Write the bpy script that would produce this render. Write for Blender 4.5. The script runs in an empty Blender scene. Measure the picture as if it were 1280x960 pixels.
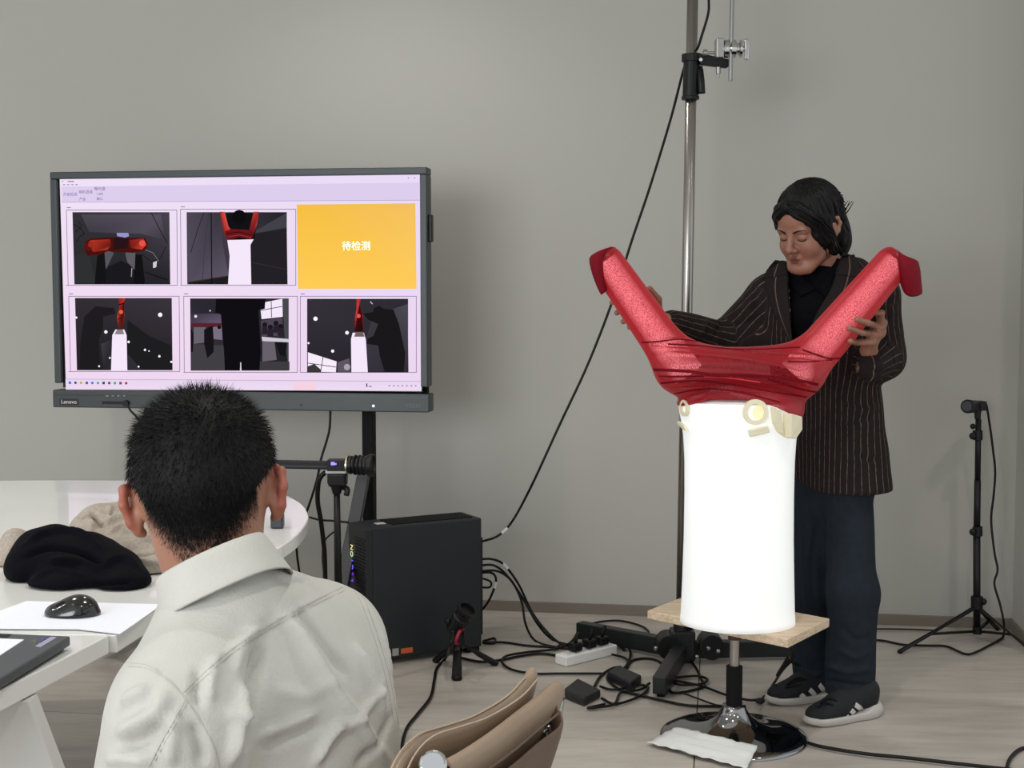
import bpy, bmesh, math, random
import numpy as np
from mathutils import Vector, Matrix
from mathutils.bvhtree import BVHTree
random.seed(7); np.random.seed(7)
SC = bpy.context.scene
COL = SC.collection

# ---------------- camera ----------------
F = 1700.0; CH = 1.33; PITCH = math.atan(120/1700.0)
cam_d = bpy.data.cameras.new('camera'); cam = bpy.data.objects.new('camera', cam_d); COL.objects.link(cam)
cam.location = (0, 0, CH); cam.rotation_euler = (math.pi/2-PITCH, 0, 0)
cam_d.sensor_width = 36; cam_d.lens = 36*F/1280; cam_d.clip_start = 0.05
SC.camera = cam
# ---------------- colour management / world ----------------
SC.view_settings.view_transform = 'Standard'; SC.view_settings.look = 'None'
SC.view_settings.gamma = 1; SC.view_settings.use_curve_mapping = False
SC.view_settings.exposure = 0.0
w = bpy.data.worlds.new('room_ambience'); SC.world = w; w.use_nodes = True
w.node_tree.nodes['Background'].inputs[0].default_value = (0.93, 0.97, 1.0, 1)
w.node_tree.nodes['Background'].inputs[1].default_value = 0.85

def area(name, loc, target, size, power, color=(1, 1, 1), shape='RECTANGLE', sy=None):
    l = bpy.data.lights.new(name, 'AREA'); l.shape = shape; l.size = size
    if sy: l.size_y = sy
    l.energy = power; l.color = color
    o = bpy.data.objects.new(name, l); COL.objects.link(o); o.location = loc
    o.rotation_euler = (Vector(target)-Vector(loc)).to_track_quat('-Z', 'Y').to_euler()
    return o
# daylight from the tall windows behind and left of the camera
area('window_daylight', (-3.2, -2.6, 1.9), (0.2, 4.5, 1.0), 3.4, 190, (0.96, 0.98, 1.0), sy=2.2)
CEIL = 3.15
DOWN = [(-1.75, 3.3), (0.2, 2.6), (2.0, 3.2), (-1.9, 1.2), (0.3, 0.6), (2.1, 1.2), (-0.6, 4.75), (-3.4, 2.4)]
DOWNP = {0: 80, 1: 74, 6: 34}
def downlight_lamp(i, x, y):
    l = bpy.data.lights.new('downlight_beam', 'SPOT'); l.energy = DOWNP.get(i, 50); l.spot_size = math.radians(125); l.spot_blend = 0.8
    l.shadow_soft_size = 0.07; l.color = (1.0, 0.97, 0.93)
    o = bpy.data.objects.new('downlight_beam', l); COL.objects.link(o); o.location = (x, y, CEIL-0.03)

# ---------------- helpers ----------------
RGT = np.array([1, 0, 0.]); UPV = np.array([0, math.sin(PITCH), math.cos(PITCH)]); FWD = np.array([0, math.cos(PITCH), -math.sin(PITCH)])
def ray(x, y): return RGT*((x-640)/F) + UPV*((480-y)/F) + FWD
def P(x, y, D):
    d = ray(x, y); return Vector(d*(D/d[1])) + Vector((0, 0, CH))
def G(x, y, z=0.0):
    d = ray(x, y); return Vector(d*((z-CH)/d[2])) + Vector((0, 0, CH))
def S(r, g, b):
    f = lambda c: (c/255/12.92) if c/255 <= 0.04045 else ((c/255+0.055)/1.055)**2.4
    return (f(r), f(g), f(b), 1)

def mat(name, col, rough=0.5, metal=0.0, bump=0, bscale=60, var=0, vscale=8, emit=None, estr=1.0, coat=0, sheen=0, spec=None, stretch=None):
    m = bpy.data.materials.new(name); m.use_nodes = True; nt = m.node_tree; b = nt.nodes['Principled BSDF']
    b.inputs['Base Color'].default_value = col; b.inputs['Roughness'].default_value = rough; b.inputs['Metallic'].default_value = metal
    if coat: b.inputs['Coat Weight'].default_value = coat
    if sheen: b.inputs['Sheen Weight'].default_value = sheen
    if spec is not None: b.inputs['Specular IOR Level'].default_value = spec
    if emit: b.inputs['Emission Color'].default_value = emit; b.inputs['Emission Strength'].default_value = estr
    if bump or var:
        tc = nt.nodes.new('ShaderNodeTexCoord'); mp = nt.nodes.new('ShaderNodeMapping'); nt.links.new(tc.outputs['Object'], mp.inputs[0])
        if stretch: mp.inputs['Scale'].default_value = stretch
    if bump:
        n = nt.nodes.new('ShaderNodeTexNoise'); n.inputs['Scale'].default_value = bscale; n.inputs['Detail'].default_value = 4
        bp = nt.nodes.new('ShaderNodeBump'); bp.inputs['Strength'].default_value = bump; bp.inputs['Distance'].default_value = 0.002
        nt.links.new(mp.outputs[0], n.inputs[0]); nt.links.new(n.outputs[0], bp.inputs['Height']); nt.links.new(bp.outputs[0], b.inputs['Normal'])
    if var:
        n = nt.nodes.new('ShaderNodeTexNoise'); n.inputs['Scale'].default_value = vscale; n.inputs['Detail'].default_value = 5
        mx = nt.nodes.new('ShaderNodeMixRGB'); mx.blend_type = 'MULTIPLY'; mx.inputs[0].default_value = 1; mx.inputs[1].default_value = col
        cr = nt.nodes.new('ShaderNodeValToRGB'); cr.color_ramp.elements[0].color = (1-var,)*3+(1,); cr.color_ramp.elements[1].color = (1+var,)*3+(1,)
        cr.color_ramp.elements[0].position = 0.3; cr.color_ramp.elements[1].position = 0.7
        nt.links.new(mp.outputs[0], n.inputs[0]); nt.links.new(n.outputs[0], cr.inputs[0]); nt.links.new(cr.outputs[0], mx.inputs[2]); nt.links.new(mx.outputs[0], b.inputs['Base Color'])
    return m

ORG = {}
def tag(o, label=None, cat=None, group=None, kind=None):
    if label: o['label'] = label
    if cat: o['category'] = cat
    if group: o['group'] = group
    if kind: o['kind'] = kind
    return o
def thing(name, loc, label, cat, group=None):
    o = bpy.data.objects.new(name, None); COL.objects.link(o); o.location = loc; o.empty_display_size = 0.05
    ORG[o.name] = Vector(loc); return tag(o, label, cat, group)
def link_mesh(name, verts, faces, m, parent=None, smooth=False, bevel=0, subsurf=0, solid=0, org=None):
    V = np.array([tuple(v) for v in verts], float) if not isinstance(verts, np.ndarray) else verts
    if parent is not None: org = ORG[parent.name]
    elif org is None: org = Vector(((V[:, 0].min()+V[:, 0].max())/2, (V[:, 1].min()+V[:, 1].max())/2, V[:, 2].min()))
    V = V-np.array(org)
    me = bpy.data.meshes.new(name)
    if isinstance(faces, np.ndarray) and len(faces):
        n = len(faces); k = faces.shape[1]
        me.vertices.add(len(V)); me.vertices.foreach_set('co', V.ravel())
        me.loops.add(n*k); me.loops.foreach_set('vertex_index', faces.ravel().astype(np.int32))
        me.polygons.add(n); me.polygons.foreach_set('loop_start', np.arange(0, n*k, k, dtype=np.int32))
        me.update(calc_edges=True)
    else:
        me.from_pydata([tuple(v) for v in V], [], [tuple(int(i) for i in f) for f in faces]); me.update()
    mats = m if isinstance(m, (list, tuple)) else [m]
    for mm in mats: me.materials.append(mm)
    if smooth: me.polygons.foreach_set('use_smooth', [True]*len(me.polygons))
    o = bpy.data.objects.new(name, me); COL.objects.link(o)
    if parent is not None:
        o.parent = parent; ORG[o.name] = ORG[parent.name]
    else:
        o.location = org; ORG[o.name] = Vector(org)
    if solid:
        md = o.modifiers.new('Solidify', 'SOLIDIFY'); md.thickness = solid; md.offset = 0
    if bevel:
        md = o.modifiers.new('Bevel', 'BEVEL'); md.width = bevel; md.segments = 3; md.limit_method = 'ANGLE'; md.angle_limit = math.radians(40)
    if subsurf:
        md = o.modifiers.new('Subdivision', 'SUBSURF'); md.levels = subsurf; md.render_levels = subsurf
    return o

def frame(d, hint=(0, 0, 1)):
    d = Vector(d).normalized(); h = Vector(hint)
    if abs(d.dot(h)) > 0.98: h = Vector((1, 0, 0))
    s = d.cross(h).normalized(); return d, s, s.cross(d).normalized()
def catmull(pts, n=8):
    pts = [Vector(p) for p in pts]; out = []
    if len(pts) < 3: return [pts[0].lerp(pts[-1], i/n) for i in range(n+1)]
    q = [pts[0]*2-pts[1]]+pts+[pts[-1]*2-pts[-2]]
    for i in range(1, len(q)-2):
        a, b, c, d = q[i-1:i+3]
        for k in range(n):
            t = k/n
            out.append(0.5*((2*b)+(c-a)*t+(2*a-5*b+4*c-d)*t*t+(3*b-a-3*c+d)*t**3))
    out.append(pts[-1]); return out

class MB:
    def __init__(s): s.v = []; s.f = []; s.mi = []; s.cur = 0
    def add(s, vs, fs):
        b = len(s.v); s.v += [Vector(v) for v in vs]; s.f += [tuple(b+i for i in f) for f in fs]; s.mi += [s.cur]*len(fs); return s
    def box(s, c, size, ax=None, ay=None, az=None):
        c = Vector(c); X = Vector(ax or (1, 0, 0))*size[0]/2; Y = Vector(ay or (0, 1, 0))*size[1]/2; Z = Vector(az or (0, 0, 1))*size[2]/2
        vs = [c+X*i+Y*j+Z*k for k in (-1, 1) for j in (-1, 1) for i in (-1, 1)]
        return s.add(vs, [(0, 2, 3, 1), (4, 5, 7, 6), (0, 1, 5, 4), (2, 6, 7, 3), (0, 4, 6, 2), (1, 3, 7, 5)])
    def bar(s, a, b, w, h, hint=(0, 0, 1)):
        a = Vector(a); b = Vector(b); d, sd, u = frame(b-a, hint)
        return s.box((a+b)/2, (w, (b-a).length, h), sd, d, u)
    def cyl(s, a, b, r1, r2=None, seg=20, cap=True):
        r2 = r1 if r2 is None else r2; a = Vector(a); b = Vector(b); d, x, y = frame(b-a)
        vs = [p+x*(r*math.cos(t))+y*(r*math.sin(t)) for p, r in ((a, r1), (b, r2)) for t in [2*math.pi*i/seg for i in range(seg)]]
        fs = [(i, (i+1) % seg, seg+(i+1) % seg, seg+i) for i in range(seg)]
        if cap: fs += [tuple(range(seg))[::-1], tuple(range(seg, 2*seg))]
        return s.add(vs, fs)
    def tube(s, pts, r, seg=8, n=6, smooth=True, flat=None):
        p = catmull(pts, n) if smooth else [Vector(q) for q in pts]
        N = len(p); vs = []; up = None
        for i in range(N):
            d = (p[min(i+1, N-1)]-p[max(i-1, 0)])
            if d.length < 1e-9: d = Vector((0, 0, 1))
            d.normalize()
            if up is None: _, x, y = frame(d)
            else:
                x = up-d*up.dot(d)
                if x.length < 1e-6: _, x, _ = frame(d)
                x.normalize(); y = d.cross(x)
            up = x
            rr = r(i/(N-1)) if callable(r) else r
            for k in range(seg):
                t = 2*math.pi*k/seg; vs.append(p[i]+x*(rr*math.cos(t))+y*(rr*math.sin(t)))
        fs = [(i*seg+k, i*seg+(k+1) % seg, (i+1)*seg+(k+1) % seg, (i+1)*seg+k) for i in range(N-1) for k in range(seg)]
        fs += [tuple(range(seg))[::-1], tuple(range((N-1)*seg, N*seg))]
        return s.add(vs, fs)
    def lathe(s, prof, c=(0, 0, 0), axis=(0, 0, 1), seg=40, cap=False):
        c = Vector(c); d, x, y = frame(axis); vs = []
        for r, z in prof:
            for k in range(seg):
                t = 2*math.pi*k/seg; vs.append(c+d*z+x*(r*math.cos(t))+y*(r*math.sin(t)))
        n = len(prof)
        fs = [(i*seg+k, i*seg+(k+1) % seg, (i+1)*seg+(k+1) % seg, (i+1)*seg+k) for i in range(n-1) for k in range(seg)]
        if cap: fs += [tuple(range(seg))[::-1], tuple(range((n-1)*seg, n*seg))]
        return s.add(vs, fs)
    def sphere(s, c, r, seg=16, sc=(1, 1, 1)):
        vs = []; fs = []; R = seg//2
        for i in range(R+1):
            ph = math.pi*i/R
            for k in range(seg):
                t = 2*math.pi*k/seg; vs.append(Vector(c)+Vector((r*sc[0]*math.sin(ph)*math.cos(t), r*sc[1]*math.sin(ph)*math.sin(t), r*sc[2]*math.cos(ph))))
        fs = [(i*seg+k, (i+1)*seg+k, (i+1)*seg+(k+1) % seg, i*seg+(k+1) % seg) for i in range(R) for k in range(seg)]
        return s.add(vs, fs)
    def prism(s, poly, off):
        n = len(poly); off = Vector(off); vs = [Vector(p) for p in poly]+[Vector(p)+off for p in poly]
        return s.add(vs, [tuple(range(n))[::-1], tuple(range(n, 2*n))]+[(i, (i+1) % n, n+(i+1) % n, n+i) for i in range(n)])
    def build(s, name, m, parent=None, **k):
        o = link_mesh(name, s.v, s.f, m, parent, **k)
        if isinstance(m, (list, tuple)): o.data.polygons.foreach_set('material_index', s.mi)
        bm = bmesh.new(); bm.from_mesh(o.data); bmesh.ops.recalc_face_normals(bm, faces=bm.faces); bm.to_mesh(o.data); bm.free()
        return o

# ---------- implicit surfaces ----------
def smin(a, b, k):
    h = np.clip(.5+.5*(b-a)/k, 0, 1); return b*(1-h)+a*h-k*h*(1-h)
class Field:
    def __init__(s, lo, hi, h):
        s.lo = np.array(lo, float); s.h = h; s.n = (np.ceil((np.array(hi, float)-s.lo)/h)+1).astype(int)
        s.f = np.full(s.n, 1.0, np.float32)
    def _sub(s, lo, hi):
        a = np.clip(np.floor((np.array(lo)-s.lo)/s.h).astype(int), 0, s.n); b = np.clip(np.ceil((np.array(hi)-s.lo)/s.h).astype(int)+1, 0, s.n)
        g = [s.lo[i]+s.h*np.arange(a[i], b[i]) for i in range(3)]
        X, Y, Z = np.meshgrid(*g, indexing='ij'); return tuple(slice(a[i], b[i]) for i in range(3)), np.stack([X, Y, Z], -1)
    def put(s, fn, lo, hi, k, op='u'):
        m = 1.6*k+3*s.h
        sl, Q = s._sub(np.array(lo)-m, np.array(hi)+m)
        if Q.size == 0: return s
        d = fn(Q); c = s.f[sl]
        if op == 'u': s.f[sl] = smin(c, d, k)
        elif op == 's': s.f[sl] = -smin(-c, d, k)
        elif op == 'i': s.f[sl] = -smin(-c, -d, k)
        return s
    def cap(s, a, b, ra, rb=None, k=0.02, flat=None, op='u'):
        rb = ra if rb is None else rb; a = np.array(a, float); b = np.array(b, float); ab = b-a; L2 = max(ab@ab, 1e-9)
        if flat: fd = np.array(Vector(flat[0]).normalized()); fs = flat[1]
        def fn(Q):
            p = Q-a; t = np.clip((p@ab)/L2, 0, 1); o = p-t[..., None]*ab
            if flat:
                c = o@fd; o = o-c[..., None]*fd*(1-1/fs)
            l = np.sqrt((o*o).sum(-1)); r = ra+(rb-ra)*t
            return (l-r)*(min(1, fs) if flat else 1)
        R = max(ra, rb)*(max(1, fs) if flat else 1)
        return s.put(fn, np.minimum(a, b)-R, np.maximum(a, b)+R, k, op)
    def ell(s, c, r, rot=None, k=0.02, op='u'):
        c = np.array(c, float); r = np.array(r, float); M = np.eye(3) if rot is None else np.array(rot)  # rows = axes
        def fn(Q):
            p = (Q-c)@M.T; k0 = np.sqrt(((p/r)**2).sum(-1)); k1 = np.sqrt(((p/(r*r))**2).sum(-1))+1e-9
            return k0*(k0-1)/k1
        R = r.max(); return s.put(fn, c-R, c+R, k, op)
    def fn(s, f, k=0.003, op='i'):
        sl, Q = s._sub(s.lo, s.lo+s.h*s.n); d = f(Q); c = s.f[sl]
        s.f[sl] = (-smin(-c, -d, k)) if op == 'i' else (-smin(-c, d, k)) if op == 's' else smin(c, d, k); return s
    def mesh(s):
        f = s.f; f[0] = f[-1] = 1; f[:, 0] = f[:, -1] = 1; f[:, :, 0] = f[:, :, -1] = 1
        ins = f < 0; n = s.n; c = np.zeros(n-1, np.int8)
        for dx in (0, 1):
            for dy in (0, 1):
                for dz in (0, 1): c += ins[dx:n[0]-1+dx, dy:n[1]-1+dy, dz:n[2]-1+dz]
        act = (c > 0) & (c < 8); I = np.argwhere(act); idx = np.full(n-1, -1, np.int64); idx[act] = np.arange(len(I))
        ps = np.zeros((len(I), 3)); ct = np.zeros(len(I)); cs = [(x, y, z) for x in (0, 1) for y in (0, 1) for z in (0, 1)]
        for i, a in enumerate(cs):
            for b in cs[i+1:]:
                if sum(abs(np.subtract(a, b))) != 1: continue
                fa = f[tuple((I+a).T)]; fb = f[tuple((I+b).T)]; cr = (fa < 0) != (fb < 0)
                t = np.where(cr, fa/np.where(cr, fa-fb, 1), 0)
                ps += cr[:, None]*(np.array(a)+t[:, None]*(np.array(b)-np.array(a))); ct += cr
        V = s.lo+s.h*(I+ps/ct[:, None]); Fs = []
        for ax in range(3):
            u, v = (ax+1) % 3, (ax+2) % 3; sl1 = [slice(1, -1)]*3; sl1[ax] = slice(0, -1); sl2 = list(sl1); sl2[ax] = slice(1, None)
            A = ins[tuple(sl1)]; B = ins[tuple(sl2)]; E = np.argwhere(A != B); off = np.ones(3, int); off[ax] = 0; E = E+off
            if len(E) == 0: continue
            fl = ins[tuple(E.T)]; q = []
            for du, dv in ((0, 0), (1, 0), (1, 1), (0, 1)):
                k = E.copy(); k[:, u] -= du; k[:, v] -= dv; q.append(idx[tuple(k.T)])
            q = np.stack(q, 1); q[~fl] = q[~fl][:, ::-1]; Fs.append(q)
        return V, np.concatenate(Fs)
def vnormals(V, Fq):
    a = V[Fq[:, 2]]-V[Fq[:, 0]]; b = V[Fq[:, 3]]-V[Fq[:, 1]]; n = np.cross(a, b); N = np.zeros_like(V)
    for k in range(4): np.add.at(N, Fq[:, k], n)
    return N/(np.linalg.norm(N, axis=1)[:, None]+1e-12)
def bvh_of(V, Fq): return BVHTree.FromPolygons([tuple(v) for v in V], [tuple(int(i) for i in f) for f in Fq])
CAMV = Vector((0, 0, CH))
def hit(bvh, x, y):
    r = bvh.ray_cast(CAMV, Vector(ray(x, y)).normalized()); return (r[0], r[1]) if r[0] is not None else (None, None)
def drape(bvh, pts, off=0.0, n=6):
    """polyline sketched over the object, laid on its surface"""
    pp = catmull([Vector((a, b, 0)) for a, b in pts], n); out = []
    for q in pp:
        l, nn = hit(bvh, q.x, q.y)
        if l is not None: out.append((l+nn*off, nn))
    return out
def segdist(V, pl):
    A = pl[:-1]; B = pl[1:]; best = np.full(len(V), 9.0); tt = np.zeros(len(V)); n = len(A)
    for i, (a, b) in enumerate(zip(A, B)):
        ab = b-a; t = np.clip(((V-a)@ab)/max(ab@ab, 1e-12), 0, 1); d = np.linalg.norm(V-a-t[:, None]*ab, axis=1)
        m = d < best; best[m] = d[m]; tt[m] = (i+t[m])/n
    return best, tt
def folds(V, Fq, bvh, specs):
    """raise or sink cloth folds along lines; spec = (points, height, width)"""
    N = vnormals(V, Fq); D = np.zeros(len(V))
    for pts, amp, wd in specs:
        pl = drape(bvh, pts, 0, 4)
        if len(pl) < 2: continue
        pl = np.array([tuple(p[0]) for p in pl]); lo = pl.min(0)-3*wd; hi = pl.max(0)+3*wd
        m = np.all((V > lo) & (V < hi), 1); 
        if not m.any(): continue
        d, t = segdist(V[m], pl); D[m] += amp*np.exp(-(d/wd)**2)*np.clip(4*t*(1-t)*1.5, 0.15, 1)
    return V+N*D[:, None]
def wob(V, amp, sc, seed=0):
    r = np.random.RandomState(seed); out = np.zeros(len(V))
    for i in range(7):
        k = r.normal(size=3); k /= np.linalg.norm(k); out += np.sin((V@k)*sc*(0.6+0.25*i)+r.rand()*6.28)
    return out*amp/3.5
def ribbon(bvh, pts, wd, off, name, m, parent, n=6, th=0.6):
    pl = drape(bvh, pts, off, n)
    if len(pl) < 2: return None
    vs = []; N = len(pl)
    for i in range(N):
        d = (pl[min(i+1, N-1)][0]-pl[max(i-1, 0)][0]).normalized(); nn = pl[i][1]; sd = d.cross(nn).normalized()
        p = pl[i][0]
        vs += [p-sd*wd/2-nn*0.004, p-sd*wd/2, p+sd*wd/2, p+sd*wd/2-nn*0.004]
    fs = [(i*4+k, i*4+(k+1) % 4, (i+1)*4+(k+1) % 4, (i+1)*4+k) for i in range(N-1) for k in range(4)]+[(3, 2, 1, 0), ((N-1)*4, (N-1)*4+1, (N-1)*4+2, (N-1)*4+3)]
    return MB().add(vs, fs).build(name, m, parent, smooth=False)
def patch(bvh, A, B, name, m, parent, off=0.004, n=14, k=8, thick=0.003, lift=0):
    """cloth panel between two sketched edges, laid on a surface"""
    def rs(L):
        c = catmull([Vector((a, b, 0)) for a, b in L], 12); return [c[int(round(i*(len(c)-1)/n))] for i in range(n+1)]
    a = rs(A); b = rs(B); vs = []; last = None
    for i in range(n+1):
        for j in range(k+1):
            q = a[i].lerp(b[i], j/k); l, nn = hit(bvh, q.x, q.y)
            if l is None:
                l, nn = (P(q.x, q.y, last[0].y), last[1]) if last else (P(q.x, q.y, 4.2), Vector((0, -1, 0)))
            last = (l, nn); vs.append(l+nn*(off+lift*math.sin(math.pi*j/k)))
    fs = [(i*(k+1)+j, i*(k+1)+j+1, (i+1)*(k+1)+j+1, (i+1)*(k+1)+j) for i in range(n) for j in range(k)]
    return link_mesh(name, vs, fs, m, parent, smooth=True, solid=thick)
def text(name, body, size, loc, xdir, updir, m, parent, extrude=0.0004, align='CENTER', sx=1):
    cu = bpy.data.curves.new(name, 'FONT'); cu.body = body; cu.size = size; cu.extrude = extrude; cu.align_x = align; cu.align_y = 'CENTER'
    cu.materials.append(m); o = bpy.data.objects.new(name, cu); COL.objects.link(o)
    x = Vector(xdir).normalized(); u = Vector(updir).normalized(); z = x.cross(u)
    M = Matrix((x*sx, u, z)).transposed().to_4x4(); M.translation = Vector(loc)
    bpy.context.view_layer.update()
    dg = bpy.context.evaluated_depsgraph_get(); me = bpy.data.meshes.new_from_object(o.evaluated_get(dg)); me.transform(M)
    bpy.data.objects.remove(o)
    V = [v.co.copy() for v in me.vertices]; fs = [tuple(p.vertices) for p in me.polygons]
    bpy.data.meshes.remove(me)
    return link_mesh(name, V, fs, m, parent)
# ---------------- the room ----------------
TH = math.atan(0.154)
RX = Vector((math.cos(TH), -math.sin(TH), 0)); RY = Vector((math.sin(TH), math.cos(TH), 0))   # room axes: along back wall, into back wall
W0 = Vector((0, 5.54, 0))
def R(a, b, z=0): return W0+RX*a+RY*b+Vector((0, 0, z))       # a along the wall, b behind the wall plane (negative = into the room)
M_wall = mat('wall_paint', S(178, 176, 169), 0.75, bump=0.06, bscale=180)
M_floorbase = mat('grout', S(120, 114, 106), 0.9)
def floor_mat():
    m = bpy.data.materials.new('stone_look_tile'); m.use_nodes = True; nt = m.node_tree; b = nt.nodes['Principled BSDF']
    tc = nt.nodes.new('ShaderNodeTexCoord'); mp = nt.nodes.new('ShaderNodeMapping'); mp.inputs['Scale'].default_value = (1.2, 5.5, 1); mp.inputs['Rotation'].default_value = (0, 0, 0.15)
    n = nt.nodes.new('ShaderNodeTexNoise'); n.inputs['Scale'].default_value = 2.2; n.inputs['Detail'].default_value = 7; n.inputs['Roughness'].default_value = 0.62
    cr = nt.nodes.new('ShaderNodeValToRGB'); cr.color_ramp.elements[0].color = S(160, 152, 143); cr.color_ramp.elements[1].color = S(190, 183, 174)
    cr.color_ramp.elements[0].position = .3; cr.color_ramp.elements[1].position = .72
    oi = nt.nodes.new('ShaderNodeObjectInfo'); ad = nt.nodes.new('ShaderNodeVectorMath'); ad.operation = 'ADD'
    nt.links.new(tc.outputs['Object'], ad.inputs[0]); nt.links.new(oi.outputs['Random'], ad.inputs[1]); nt.links.new(ad.outputs[0], mp.inputs[0])
    nt.links.new(mp.outputs[0], n.inputs[0]); nt.links.new(n.outputs[0], cr.inputs[0]); nt.links.new(cr.outputs[0], b.inputs['Base Color'])
    b.inputs['Roughness'].default_value = 0.38; b.inputs['Specular IOR Level'].default_value = 0.45
    bp = nt.nodes.new('ShaderNodeBump'); bp.inputs['Strength'].default_value = 0.05; nt.links.new(n.outputs[0], bp.inputs['Height']); nt.links.new(bp.outputs[0], b.inputs['Normal'])
    return m
M_tile = floor_mat()
fb = MB().box(R(0, -2.6, -0.03), (8.4, 8.6, 0.05), RX, RY).build('floor', M_floorbase); tag(fb, kind='structure')
# seams: one runs away from the lens at pixel x 870, one across at pixel y 930
sx = G(869, 930); a0 = (sx-W0).dot(RX); b0 = (sx-W0).dot(RY)
TS = 1.5
def rect_clip(lo, hi, mn, mx): return max(lo, mn), min(hi, mx)
for i in range(-4, 4):
    for j in range(-4, 3):
        x0, x1 = rect_clip(a0+i*TS, a0+(i+1)*TS, -4.2, 4.2); y0, y1 = rect_clip(b0+j*TS, b0+(j+1)*TS, -6.9, 1.6 if False else 0.0)
        if x1-x0 < .02 or y1-y0 < .02: continue
        q = MB().box(R((x0+x1)/2, (y0+y1)/2, -0.0035), (x1-x0-.004, y1-y0-.004, 0.007), RX, RY)
        o = link_mesh('floor_tile', q.v, q.f, M_tile, fb, bevel=0.0008)
CX = (P(1265, 778, 5.24)-W0).dot(RX)
wb = MB().box(R((CX-4.2)/2, 0.06, CEIL/2), (CX+4.2, 0.12, CEIL), RX, RY).build('wall_back', M_wall); tag(wb, kind='structure')
wr = MB().box(R(CX+1.0, -0.09, CEIL/2), (2.0, 0.42, CEIL), RX, RY).build('wall_right', M_wall, bevel=0.004); tag(wr, kind='structure')
M_base = mat('baseboard_taupe', S(122, 112, 102), 0.5, var=0.08, vscale=6, stretch=(1, 1, 14))
BH = 0.042
o = MB().box(R((CX-4.2)/2, -0.006, BH/2), (CX+4.2-0.01, 0.012, BH), RX, RY).build('baseboard_back', M_base, bevel=.001); tag(o, kind='structure')
o = MB().box(R(CX+1.0-.012, -0.306, BH/2), (2.0, 0.012, BH), RX, RY).box(R(CX-0.006, -0.15, BH/2), (0.012, 0.30, BH), RX, RY).build('baseboard_right', M_base, bevel=.001); tag(o, kind='structure')
M_ceil = mat('ceiling_paint', S(205, 205, 200), 0.9)
o = MB().box(R(0, -3.4, CEIL+.03), (8.4, 7.0, 0.06), RX, RY).build('ceiling', M_ceil); tag(o, kind='structure')
M_glow = mat('lamp_glow', (1, 1, 1, 1), emit=(1, 0.97, 0.92, 1), estr=12); M_white = mat('white_plastic', S(232, 232, 230), 0.4)
wh = ['above the display', 'above the lit torso form', 'above the right tripod', 'behind the table', 'nearest the camera', 'behind the camera on the right', 'close to the back wall', 'over the left end of the table']
for i, (x, y) in enumerate(DOWN):
    t = thing('ceiling_downlight', (x, y, CEIL-.012), 'round recessed ceiling downlight '+wh[i], 'ceiling light', 'recessed ceiling downlights')
    MB().lathe([(0.075, .012), (0.078, 0), (0.06, 0.0), (0.055, .012)], (x, y, CEIL-.012)).build('trim_ring', M_white, t, smooth=True)
    MB().cyl((x, y, CEIL-.004), (x, y, CEIL-.001), 0.055).build('diffuser', M_glow, t)
    downlight_lamp(i, x, y)

# ---------------- shared materials ----------------
M_blk = mat('black_plastic', S(15, 15, 17), 0.42, spec=.3); M_blkm = mat('black_matte', S(12, 12, 13), 0.7, spec=.2); M_rub = mat('cable_rubber', S(9, 9, 10), 0.45, spec=.25)
M_dgrey = mat('dark_grey_metal', S(48, 54, 56), 0.38, metal=0.3); M_chrome = mat('chrome', S(205, 205, 205), 0.08, metal=1); M_steel = mat('steel', S(168, 164, 158), 0.28, metal=1)
M_satin = mat('satin_alu', S(175, 175, 172), 0.35, metal=1)

# ---------------- interactive display ----------------
TVD = 5.03; tvp = P(300, 360, TVD)
def TP(x, y, off=0.0):
    """point of the display's front plane under a picture point, lifted by off towards the room"""
    d = Vector(ray(x, y)); t = (tvp-CAMV).dot(RY)/d.dot(RY); return CAMV+d*t-RY*off
def TA(x, y):
    q = TP(x, y)-tvp; return q.dot(RX), q.z
def TQ(a, z, off=0.0): return tvp+RX*a+Vector((0, 0, z))-RY*off
a0_, zt = TA(63, 212); a1_, _ = TA(534, 212); _, zb = TA(300, 512); _, zs = TA(300, 490)
_, zt = TA(300, 212)
tv = thing('interactive_display', TQ((a0_+a1_)/2, zb, -.03), 'large wall-high flat touch display with dark grey frame showing six image panels', 'display')
M_tvf = mat('display_frame', S(58, 64, 66), 0.45, metal=.2)
m = MB()
bw = 0.026
m.box(TQ((a0_+a1_)/2, zt-bw/2, -.03), (a1_-a0_, .075, bw), RX, RY).box(TQ(a0_+bw/2, (zt+zs)/2, -.03), (bw, .075, zt-zs-2*bw), RX, RY).box(TQ(a1_-bw/2, (zt+zs)/2, -.03), (bw, .075, zt-zs-2*bw), RX, RY)
m.build('frame', M_tvf, tv, bevel=.004)
MB().box(TQ((a0_+a1_)/2, (zt+zb)/2, -.075), (a1_-a0_-.03, .03, zt-zb-.02), RX, RY).build('back_panel', M_blkm, tv, bevel=.004)
m = MB().box(TQ((a0_+a1_)/2, zb+.033, -.027), (a1_-a0_+.012, .08, .066), RX, RY)
bb = m.build('bottom_bar', M_tvf, tv, bevel=.004)
MB().box(TQ((a0_+a1_)/2, zb+.0475, .0135), (a1_-a0_, .002, .0025), RX, RY).build('groove_line', M_dgrey, bb)
M_glassb = mat('screen_border', S(8, 8, 10), 0.15)
MB().box(TQ((a0_+a1_)/2, (zt+zs)/2, -.014), (a1_-a0_-2*bw+.002, .006, zt-zs-bw*.6), RX, RY).build('screen_border', M_glassb, tv)
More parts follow.
